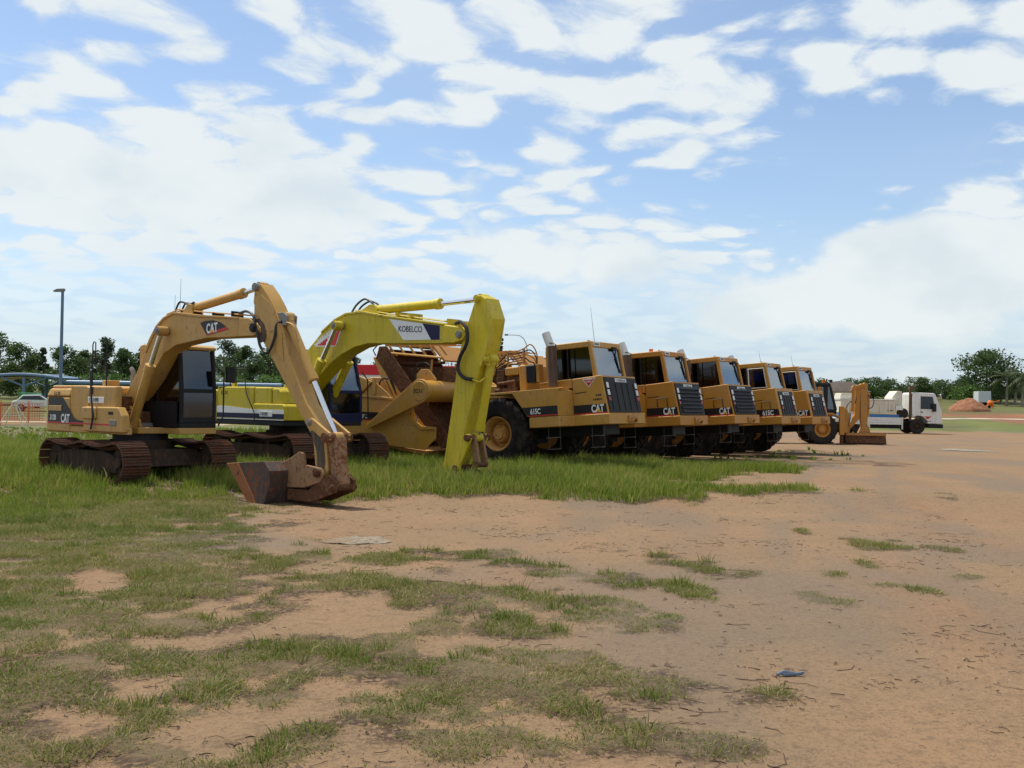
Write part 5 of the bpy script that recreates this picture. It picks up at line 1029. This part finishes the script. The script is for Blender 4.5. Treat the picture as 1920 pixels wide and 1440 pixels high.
for i, px_ in enumerate((62, 92, 128, 150, 172, 215, 245, 285, 425, 460, 500)):
    nm = ['first', 'second', 'third', 'fourth', 'fifth', 'sixth', 'seventh', 'eighth', 'ninth', 'tenth', 'eleventh'][i]
    rng_ = np.random.default_rng(400+i); Y_ = 113; X_ = kx(px_)*Y_; z_ = tz(X_, Y_); sh = empty('shrub', (X_, Y_, z_), 0, 'light green flowering shrub, %s from the left, above the blue shelter roof' % nm, 'shrub', 'shrubs in front of the left trees')
    C = np.stack([rng_.uniform(-1.3, 1.3, 9), rng_.uniform(-.8, .8, 9), rng_.uniform(.6, 3.0, 9)], -1); S = rng_.uniform(.5, .9, 9)
    o_ = bpy.data.objects.new('foliage', leafmesh('foliage', C, S, 900, .26, rng_, .8, 'leaf_bright')); COL.objects.link(o_); o_.parent = sh
    m_ = MB()
    for c_ in C[:4]: m_.tube([(0, 0, -.1), tuple(c_)], .04, 5, .02)
    m_.build('stem', 'bark', sh)
    if i in (2, 3, 4):
        fl = MB()
        for q in range(40):
            c_ = C[rng_.integers(0, 9)]+rng_.normal(0, .5, 3); fl.box(c_[0]-.06, c_[0]+.06, c_[1]-.06, c_[1]+.06, c_[2]-.05, c_[2]+.05)
        fl.build('blossom', 'offwhite', sh)
# the belts of wood behind, one mass each
def wood(name, pa, pb, Y_, tops, lb, seed, mt='leaf', n=26000):
    rng_ = np.random.default_rng(seed); m = 150; ks = rng_.uniform(pa, pb, m); yy = Y_+rng_.uniform(-4, 8, m); xx = kx(ks)*yy
    zt = np.array([top(k, np.interp(k, [t[0] for t in tops], [t[1] for t in tops]), y) for k, y in zip(ks, yy)])*rng_.uniform(.82, 1.0, m)
    z0 = terr(xx, yy); t = rng_.random(m)**.7; S = rng_.uniform(.8, 1.5, m); C = np.stack([xx, yy, z0+(zt-z0-S*.5)*t], -1)
    o = bpy.data.objects.new(name, leafmesh(name, C, S, n, .36, rng_, .8, mt)); COL.objects.link(o); tag(o, lb, 'wood', kind='stuff')
wood('distant_wood', -90, 560, 140, [(-90, 640), (60, 672), (200, 668), (300, 672), (430, 655), (560, 672)], 'continuous belt of dark trees behind the left shelters', 71)
wood('distant_wood', 600, 960, 142, [(600, 690), (700, 688), (880, 672), (960, 690)], 'low belt of trees behind the red-fascia building', 72, 'leaf', 9000)
wood('distant_wood', 1470, 1935, 160, [(1470, 718), (1600, 716), (1680, 722), (1760, 718), (1935, 722)], 'dark belt of trees along the far right', 73, 'leaf', 20000)
# ------------------------------------------------------------ shelters on the left
Yc = 104
z_ = tz(kx(45)*Yc, Yc)
sh = empty('arched_shelter', (kx(45)*Yc, Yc, z_), 0, 'arched shade shelter with blue-grey steel post at the left edge', 'shelter')
arch = [(-4.6+i*.46, 2.42+.62*math.sin(math.pi*(i*.46+1.2)/11.0)) for i in range(18)]
MB().tube([(x, 0, z) for x, z in arch], .16, 8).build('front_beam', 'bluesteel', sh)
MB().tube([(x, 5, z) for x, z in arch], .16, 8).build('rear_beam', 'bluesteel', sh)
MB().prism([(x, z+.06) for x, z in arch]+[(x, z+.0) for x, z in arch[::-1]], .1, 4.9).build('roof_sheet', 'shade_roof', sh)
MB().prism([(x, z-.22) for x, z in arch]+[(x, z-.26) for x, z in arch[::-1]], .3, 4.7).build('ceiling', 'soffit', sh)
MB().cyl((0, 0, 0), (0, 0, 2.75), .16, 12).build('post', 'bluesteel', sh); MB().cyl((0, 5, 0), (0, 5, 2.75), .16, 12).build('post', 'bluesteel', sh)
for s in (-1, 1):
    MB().cyl((0, 0, 1.9), (s*2.2, 0, 2.72), .09, 8).build('strut', 'bluesteel', sh); MB().cyl((0, 5, 1.9), (s*2.2, 5, 2.72), .09, 8).build('strut', 'bluesteel', sh)
X0, X1 = kx(110)*106, kx(528)*106
z_ = tz((X0+X1)/2, 106)
ls = empty('long_shelter', ((X0+X1)/2, 106, z_), 0, 'long low shelter with a thick blue-grey roof edge behind the excavators', 'shelter')
hw = (X1-X0)/2
MB().cyl((-hw, 0, 2.32), (hw, 0, 2.32), .22, 10).build('front_edge', 'shade_roof', ls)
MB().box(-hw, hw, .1, 5, 2.36, 2.46).build('roof_sheet', 'shade_roof', ls, .03)
MB().box(-hw, hw, 4.95, 5.0, 0, 2.3).build('back_wall', 'greywall', ls)
for i in range(6): MB().cyl((-hw+.8+i*(2*hw-1.6)/5, .2, 0), (-hw+.8+i*(2*hw-1.6)/5, .2, 2.3), .10, 8).build('post', 'bluesteel', ls)
# ------------------------------------------------------------ red-fascia building
X0, X1 = kx(612)*122, kx(880)*122; z_ = tz((X0+X1)/2, 122); hw = (X1-X0)/2
rb = empty('flat_roof_building', ((X0+X1)/2, 122, z_), 0, 'long flat-roofed building with a bright red fascia behind the first scraper', 'building')
zt = top(700, 684, 122)-z_
MB().box(-hw, hw, 0, 9, zt-1.15, zt).build('fascia', 'redfascia', rb, .03)
MB().box(-hw+.1, hw-.1, .1, 8.9, zt-1.6, zt-1.152).build('soffit_band', 'offwhite', rb, .02)
MB().box(-hw+1, hw-1, 2, 8.5, 0, zt-1.6).build('wall', 'offwhite', rb)
for i in range(5): MB().cyl((-hw+1+i*(2*hw-2)/4, .5, 0), (-hw+1+i*(2*hw-2)/4, .5, zt-1.6), .14, 8).build('column', 'lightgrey', rb)
for i in range(4): w_ = MB().box(-hw+2.5+i*3.6, -hw+4.7+i*3.6, 1.95, 2.0, .9, 2.6).build('window', 'carglass', rb)
# ------------------------------------------------------------ lamp posts
X_, Y_ = kx(113.5)*98, 98; z_ = tz(X_, Y_)
lp = empty('lamp_post', (X_, Y_, z_), 0, 'tall straight blue lamp post with a flat head at left', 'lamp post', 'street lamps')
h_ = top(113, 541, 98)-z_
MB().cyl((0, 0, 0), (0, 0, h_), .16, 10, .13).build('pole', 'bluesteel', lp); MB().prism([(.18, h_+.02), (-.5, h_-.02), (-.85, h_-.22), (-.80, h_-.30), (.0, h_-.28), (.18, h_-.2)], -.2, .2).build('lamp_head', 'steel', lp, .03)
def arm_lamp(pxb, pxh, pyh, pyt, Y_, lb):
    X_ = kx(pxb)*Y_; z_ = tz(X_, Y_); h1 = top(pxb, pyt, Y_)-z_; hh = top(pxh, pyh, Y_)-z_; dx = kx(pxh)*Y_-X_
    r_ = empty('lamp_post', (X_, Y_, z_), 0, lb, 'lamp post', 'street lamps')
    MB().tube([(0, 0, 0), (0, 0, h1)]+[(dx*.5*(1-math.cos(R(a)))**1.0, 0, h1+(hh-h1)*math.sin(R(a))) for a in (25, 50, 75, 90)]+[(dx, 0, hh+.02)], .075, 7, .05).build('pole', 'lightgrey', r_)
    MB().box(dx-.35, dx+.1, -.14, .14, hh-.08, hh+.12).build('lamp_head', 'steel', r_, .04)
arm_lamp(987, 950, 628, 655, 128, 'grey street lamp with curved arm above the first scraper')
arm_lamp(1513, 1499, 699, 708, 132, 'small distant street lamp with curved arm right of the scrapers')
# ------------------------------------------------------------ safety netting on trestles, bottom left
nx0, nY = kx(-60)*60, 60.0; nx1 = kx(84)*60
for nm_, (a_, b_, yy, lb) in {'near': (nx0, nx1, 60.0, 'orange-red safety netting strung between trestles at left')}.items():
    z_ = tz((a_+b_)/2, yy); nt = empty('safety_net', ((a_+b_)/2, yy, z_), 0, lb, 'netting'); hw = (b_-a_)/2
    m_ = MB()
    for i in range(11):
        z = .30+i*.095; m_.box(-hw, hw, -.004, .004, z, z+.028)
    for i in range(int(2*hw/.14)): x = -hw+i*.14; m_.box(x, x+.022, .005, .011, .28, 1.27)
    m_.build('mesh', 'net', nt)
    for x in (-hw+.9, -.3, hw-.9): MB().cyl((x, .06, 0), (x, .06, 1.4), .03, 6).build('stake', 'plastic_orange', nt)
for i, (px_, lb) in enumerate(((28, 'pale folding trestle in front of the safety netting'), )):
    X_ = kx(px_)*57; tr_ = empty('trestle', (X_, 57, tz(X_, 57)), 0, lb, 'trestle')
    for sx_ in (-1, 1):
        for sy_ in (-1, 1): MB().cyl((sx_*.68, sy_*.4, 0), (sx_*.04, sy_*.05, 1.3), .028, 6).build('leg', 'cream', tr_)
    MB().box(-.12, .12, -.12, .12, 1.28, 1.36).build('top_plate', 'cream', tr_); MB().cyl((-.4, -.23, .6), (.4, -.23, .6), .015, 5).build('brace', 'cream', tr_)
# ------------------------------------------------------------ parked car and bin by the shelter
X_, Y_ = kx(70)*92, 92; cr = empty('parked_car', (X_, Y_, tz(X_, Y_)), R(20), 'small white car parked beside the arched shelter', 'car')
MB().prism([(-1.9, .35), (-1.95, .8), (-1.5, .95), (-1.1, 1.38), (.3, 1.42), (.95, .98), (1.75, .85), (1.85, .4)], -.78, .78).build('body', 'white', cr, .06)
for s in (-1, 1):
    MB().prism([(-1.35, .98), (-1.0, 1.30), (.25, 1.33), (.75, .98)], s*.782-.006, s*.782+.006).build('side_window', 'carglass', cr)
    for x in (-1.2, 1.15): wheel(cr, (x, s*.7, .3), .31, .2, .19, 20, s > 0, 'tyre_dirty', 'steel')
MB().prism([(.32, 1.40), (.93, .99), (.95, 1.01), (.34, 1.42)], -.65, .65).build('windscreen', 'carglass', cr); MB().box(1.83, 1.87, -.6, .6, .55, .7).build('lights', 'lens', cr)
X_, Y_ = kx(58)*99, 99; bn = empty('green_bin', (X_, Y_, tz(X_, Y_)), 0, 'green waste container behind the parked white car', 'bin')
MB().prism([(-.75, .15), (.75, .15), (.85, 1.2), (-.85, 1.2)], -.5, .5).build('body', 'greenbox', bn, .04); MB().prism([(-.9, 1.2), (.9, 1.2), (.8, 1.38), (-.8, 1.38)], -.56, .56).build('lid', 'greenbox', bn, .04)
for x in (-.6, .6): MB().cyl((x, -.4, .1), (x, .4, .1), .1, 10).build('caster', 'rubber', bn)
# ------------------------------------------------------------ right background: hut, wall, container, mound, far buildings
X_, Y_ = kx(1588)*112, 112; z_ = tz(X_, Y_); hut = empty('hut', (X_, Y_, z_), 0, 'cream hut with a dark brown hipped roof behind the backhoe', 'hut')
zt = top(1588, 714, Y_)-z_
MB().box(-2.1, 2.1, 0, 4, 0, zt-1.1).build('wall', 'cream', hut)
MB().prismz([(-2.5, -.4), (2.5, -.4), (2.5, 4.4), (-2.5, 4.4)], zt-1.15, zt-.05, [(-.9, 1.4), (.9, 1.4), (.9, 2.6), (-.9, 2.6)]).build('roof', 'brownroof', hut)
MB().box(-1.2, -.4, -.03, .0, .6, 1.4).build('window', 'carglass', hut); MB().box(.5, 1.3, -.03, .0, 0, 1.6).build('door', 'brownroof', hut)
for a_, b_, yy, pt_, lb in ((1766, 1806, 150, 738, 'dark grey boundary wall left of the soil mound'), (1850, 1885, 152, 742, 'grey boundary wall below the largest tree')):
    xa, xb = kx(a_)*yy, kx(b_)*yy; z_ = min(tz(xa, yy), tz(xb, yy)); w_ = empty('boundary_wall', ((xa+xb)/2, yy, z_), 0, lb, 'wall', 'boundary walls'); hw = (xb-xa)/2; zt = max(1.2, top(a_, pt_, yy)-z_)
    MB().box(-hw, hw, 0, .2, -.3, zt).build('wall_panel', 'greywall', w_); MB().box(-hw-.05, hw+.05, -.05, .25, zt, zt+.1).build('coping', 'lightgrey', w_)
    for i in range(4): MB().box(-hw+i*(2*hw-.3)/3, -hw+.3+i*(2*hw-.3)/3, -.06, -.002, -.3, zt-.02).build('pier', 'greywall', w_)
X_, Y_ = kx(1801)*158, 158; z_ = tz(X_, Y_); w_ = empty('shed', (X_, Y_, z_), 0, 'low shed with a pale pitched roof left of the soil mound', 'shed')
zt = top(1801, 734, Y_)-z_
MB().box(-2.2, 2.2, 0, 4, 0, zt-.7).build('wall', 'greywall', w_); MB().prism([(-2.6, zt-.75), (2.6, zt-.75), (.3, zt), (-.3, zt)], -.3, 4.3).build('roof', 'offwhite', w_); MB().box(-.4, .4, -.03, 0, 0, 1.8).build('door', 'brownroof', w_)
X_, Y_ = kx(1842)*128, 128; z_ = tz(X_, Y_); w_ = empty('site_container', (X_, Y_, z_), 0, 'pale blue-grey site container behind the soil mound', 'container')
MB().box(-.75, .75, -.7, .7, .45, 1.75).build('body', 'lightgrey', w_, .02)
for i in range(6): MB().box(-.7+i*.26, -.62+i*.26, -.73, -.702, .5, 1.8).build('rib', 'lightgrey', w_)
for x in (-.5, .5): MB().cyl((x, -.5, .22), (x, .5, .22), .22, 12).build('wheel', 'rubber', w_)
X_, Y_ = kx(1857)*122, 122; z_ = tz(X_, Y_); w_ = empty('cement_mixer', (X_, Y_, z_), 0, 'small orange cement mixer right of the soil mound', 'mixer')
MB().lathe([(-.4, .12), (-.28, .28), (.1, .31), (.38, .16)], (0, .62), 16).build('drum', 'plastic_orange', w_); MB().box(-.3, .3, -.25, .25, .1, .45).cyl((.2, 0, .7), (1.1, 0, .95), .04, 6).build('frame', 'plastic_orange', w_)
for s in (-1, 1): MB().cyl((-.3, s*.35, .18), (-.3, s*.45, .18), .18, 12).build('wheel', 'rubber', w_)
X_, Y_ = kx(1906)*165, 165; z_ = tz(X_, Y_); w_ = empty('house', (X_, Y_, z_), 0, 'pale green-white house at the far right edge', 'house')
zt = top(1906, 733, Y_)-z_
MB().box(-2.3, 3, 0, 5, 0, zt-.4).build('wall', 'tealwall', w_); MB().box(-2.6, 3.3, -.4, 5.3, zt-.4, zt-.15).build('roof', 'offwhite', w_)
for i in range(3): f_ = MB().box(-1.8+i*1.6, -.9+i*1.6, -.04, 0, zt*.25, zt*.25+1.2).build('window', 'carglass', w_); MB().box(-1.9+i*1.6, -.8+i*1.6, -.08, -.042, zt*.25-.1, zt*.25).build('sill', 'offwhite', f_)
# mound of red soil
rng_ = np.random.default_rng(55); X_, Y_ = kx(1818)*116, 116; z_ = tz(X_, Y_)
g_ = np.linspace(-1, 1, 41); MX, MY = np.meshgrid(g_, g_); rr_ = np.sqrt(MX**2+MY**2)
hz_ = np.clip(1-rr_, 0, 1)**.75*1.55*(.75+.5*fbm(MX*2+5, MY*2+3, 77, 3))+.34*(fbm(MX*5, MY*5, 12, 4)-.5)*(rr_ < .95)
hz_ = np.where(rr_ > .99, -.3, hz_)
V_ = [(float(x)*2.25, float(y)*2.0, float(z)) for x, y, z in zip(MX.ravel(), MY.ravel(), hz_.ravel())]
F_ = [(j*41+i, j*41+i+1, (j+1)*41+i+1, (j+1)*41+i) for j in range(40) for i in range(40)]
flat('redsoil', (.30, .13, .065), .95, var=.5, scale=3)
mo = MB(); mo.add(V_, F_); o_ = mo.build('soil_mound', 'redsoil'); o_.location = (X_, Y_, z_); tag(o_, 'heap of reddish soil on the grass behind the white truck', 'mound')
# pale track beyond the verge
def strip(name, x0, x1, yc, w, dz_, mt, lb, wob=.3):
    m_ = MB(); n_ = 60; V_ = []
    for i in range(n_+1):
        x = x0+(x1-x0)*i/n_; y = yc+wob*math.sin(i*.5)+.02*(x-x0)*0
        for s in (-1, 1): yy = y+s*w/2*(1+.2*math.sin(i*1.3)); V_.append((x, yy, tz(x, yy)+dz_))
    m_.add(V_, [(2*i, 2*i+2, 2*i+3, 2*i+1) for i in range(n_)]); o = m_.build(name, mt); tag(o, lb, 'path', kind='structure'); return o
flat('palesand', (.50, .40, .28), .95, var=.3, scale=1)
strip('path', 33, 75, 100, 1.6, .03, 'palesand', 'pale sandy track across the field at right')
strip('path', -40, -18, 68, 2.2, .02, 'palesand', 'pale sandy track behind the netting at left')
# ------------------------------------------------------------ puddles, twigs, pebbles, scrap
T = mat('water'); tc = T.node('ShaderNodeTexCoord').outputs['Object']; fin(T, pbsdf(T, col=(.36, .28, .19), rough=.04, spec=.9, normal=bump(T, T.noise(tc, 9, 2, .5), .35, .05)))
def puddle(x, y, a, b, seed, lb):
    rr = random.Random(seed); n = 40; ph = [rr.uniform(0, 6.28) for _ in range(4)]
    ring = [(a*(1+.22*math.sin(2*t+ph[0])+.15*math.sin(3*t+ph[1])+.1*math.sin(7*t+ph[2]))*math.cos(t), b*(1+.22*math.sin(2*t+ph[0])+.15*math.sin(5*t+ph[3]))*math.sin(t)) for t in (2*math.pi*i/n for i in range(n))]
    m = MB(); m.add([(p, q, 0) for p, q in ring], [tuple(range(n))]); o = m.build('puddle', 'water'); o.location = (x, y, tz(x, y)-.012); tag(o, lb, 'puddle', kind='structure')
puddle(-2.0, 14.2, .34, .5, 3, 'small muddy puddle in front of the tan bucket'); puddle(19.2, 45, 1.0, 1.1, 5, 'shallow wet streak in the ruts at far right')
rng_ = np.random.default_rng(9)
def scatter_twigs(n):
    m = MB(); N = n*14; x = rng_.uniform(-4.5, 7.5, N); y = 4.6+rng_.random(N)**1.5*18
    d, _ = grass_density(x, y); cl = fbm(x*1.1, y*1.1, 66, 3)
    ok = (np.abs(x)/y < .55) & (rng_.random(N) < (.03+2.2*np.clip(cl-.52, 0, 1))*(1.2-d)); x, y = x[ok][:n], y[ok][:n]; zs = terr(x, y)+.004
    for x_, y_, z in zip(x.tolist(), y.tolist(), zs.tolist()):
        L = rng_.uniform(.02, .09) if rng_.random() < .9 else rng_.uniform(.1, .32); a = rng_.uniform(0, 6.28)
        p = [(x_, y_, z), (x_+math.cos(a)*L*.5, y_+math.sin(a)*L*.5, z+rng_.uniform(0, .008)), (x_+math.cos(a+.4)*L, y_+math.sin(a+.4)*L, z+rng_.uniform(0, .006))]
        m.tube(p, rng_.uniform(.0015, .0032), 3)
    return m
tag(scatter_twigs(1700).build('twigs', 'twig'), 'dark twigs and dead stalks strewn over the dirt', 'twigs', kind='stuff')
def bits(name, n, s0, s1, mt, lb, seed, pw=1.7, flatk=.5, cond=None):
    rg = np.random.default_rng(seed); y = 4.6+rg.random(n)**pw*20; x = rg.uniform(-.54, .54, n)*(y+1.2)
    if cond is not None: k = rg.random(n) < cond(x, y); x, y = x[k], y[k]; n = len(x)
    s = rg.uniform(s0, s1, n)*np.where(rg.random(n) < .06, 2.2, 1.0); a = rg.uniform(0, 6.28, n); z = terr(x, y)
    V = np.empty((n, 5, 3))
    for q in range(4):
        r_ = s*rg.uniform(.5, 1.3, n)*(1 if q % 2 else .55); V[:, q] = np.stack([x+r_*np.cos(a+q*1.57), y+r_*np.sin(a+q*1.57), z-.002], -1)
    V[:, 4] = np.stack([x, y, z+s*flatk*rg.uniform(.6, 1.4, n)], -1)
    me = bpy.data.meshes.new(name); me.vertices.add(n*5); me.vertices.foreach_set('co', V.ravel().astype(np.float32))
    L = ((np.arange(n)*5)[:, None]+np.array([0, 1, 4, 1, 2, 4, 2, 3, 4, 3, 0, 4])).ravel().astype(np.int32)
    me.loops.add(len(L)); me.loops.foreach_set('vertex_index', L); me.polygons.add(n*4); me.polygons.foreach_set('loop_start', np.arange(0, len(L), 3, dtype=np.int32)); me.polygons.foreach_set('loop_total', np.full(n*4, 3, np.int32)); me.update()
    me.materials.append(MAT[mt]); o = bpy.data.objects.new(name, me); COL.objects.link(o); tag(o, lb, name, kind='stuff')
bits('pebbles', 700, .004, .010, 'pebble', 'small pale pebbles scattered on the dirt', 31)
bits('crumbs', 14000, .003, .009, 'twig', 'dark crumbs of bark and soil scattered over the dirt', 32, cond=lambda x, y: .12+1.5*np.clip(fbm(x*.9, y*.7, 61, 4)-.45, 0, 1))
bits('clods', 900, .012, .03, 'clod', 'brown clods of earth near the grass', 33, cond=lambda x, y: np.clip(fbm(x*1.1, y*1.1, 66, 3)-.42, 0, 1)*4)
m_ = MB().tube(spline([(-.09, 0, .012), (-.03, .01, .028), (.04, -.012, .016), (.10, .0, .02)], 4), .012, 5).box(-.05, .04, -.015, .02, .005, .02).build('litter', 'litter_blue'); m_.location = (1.93, 7.33, tz(1.93, 7.33)); m_.rotation_euler = (0, 0, .2); tag(m_, 'crumpled blue plastic scrap on the bare dirt at lower right', 'litter')
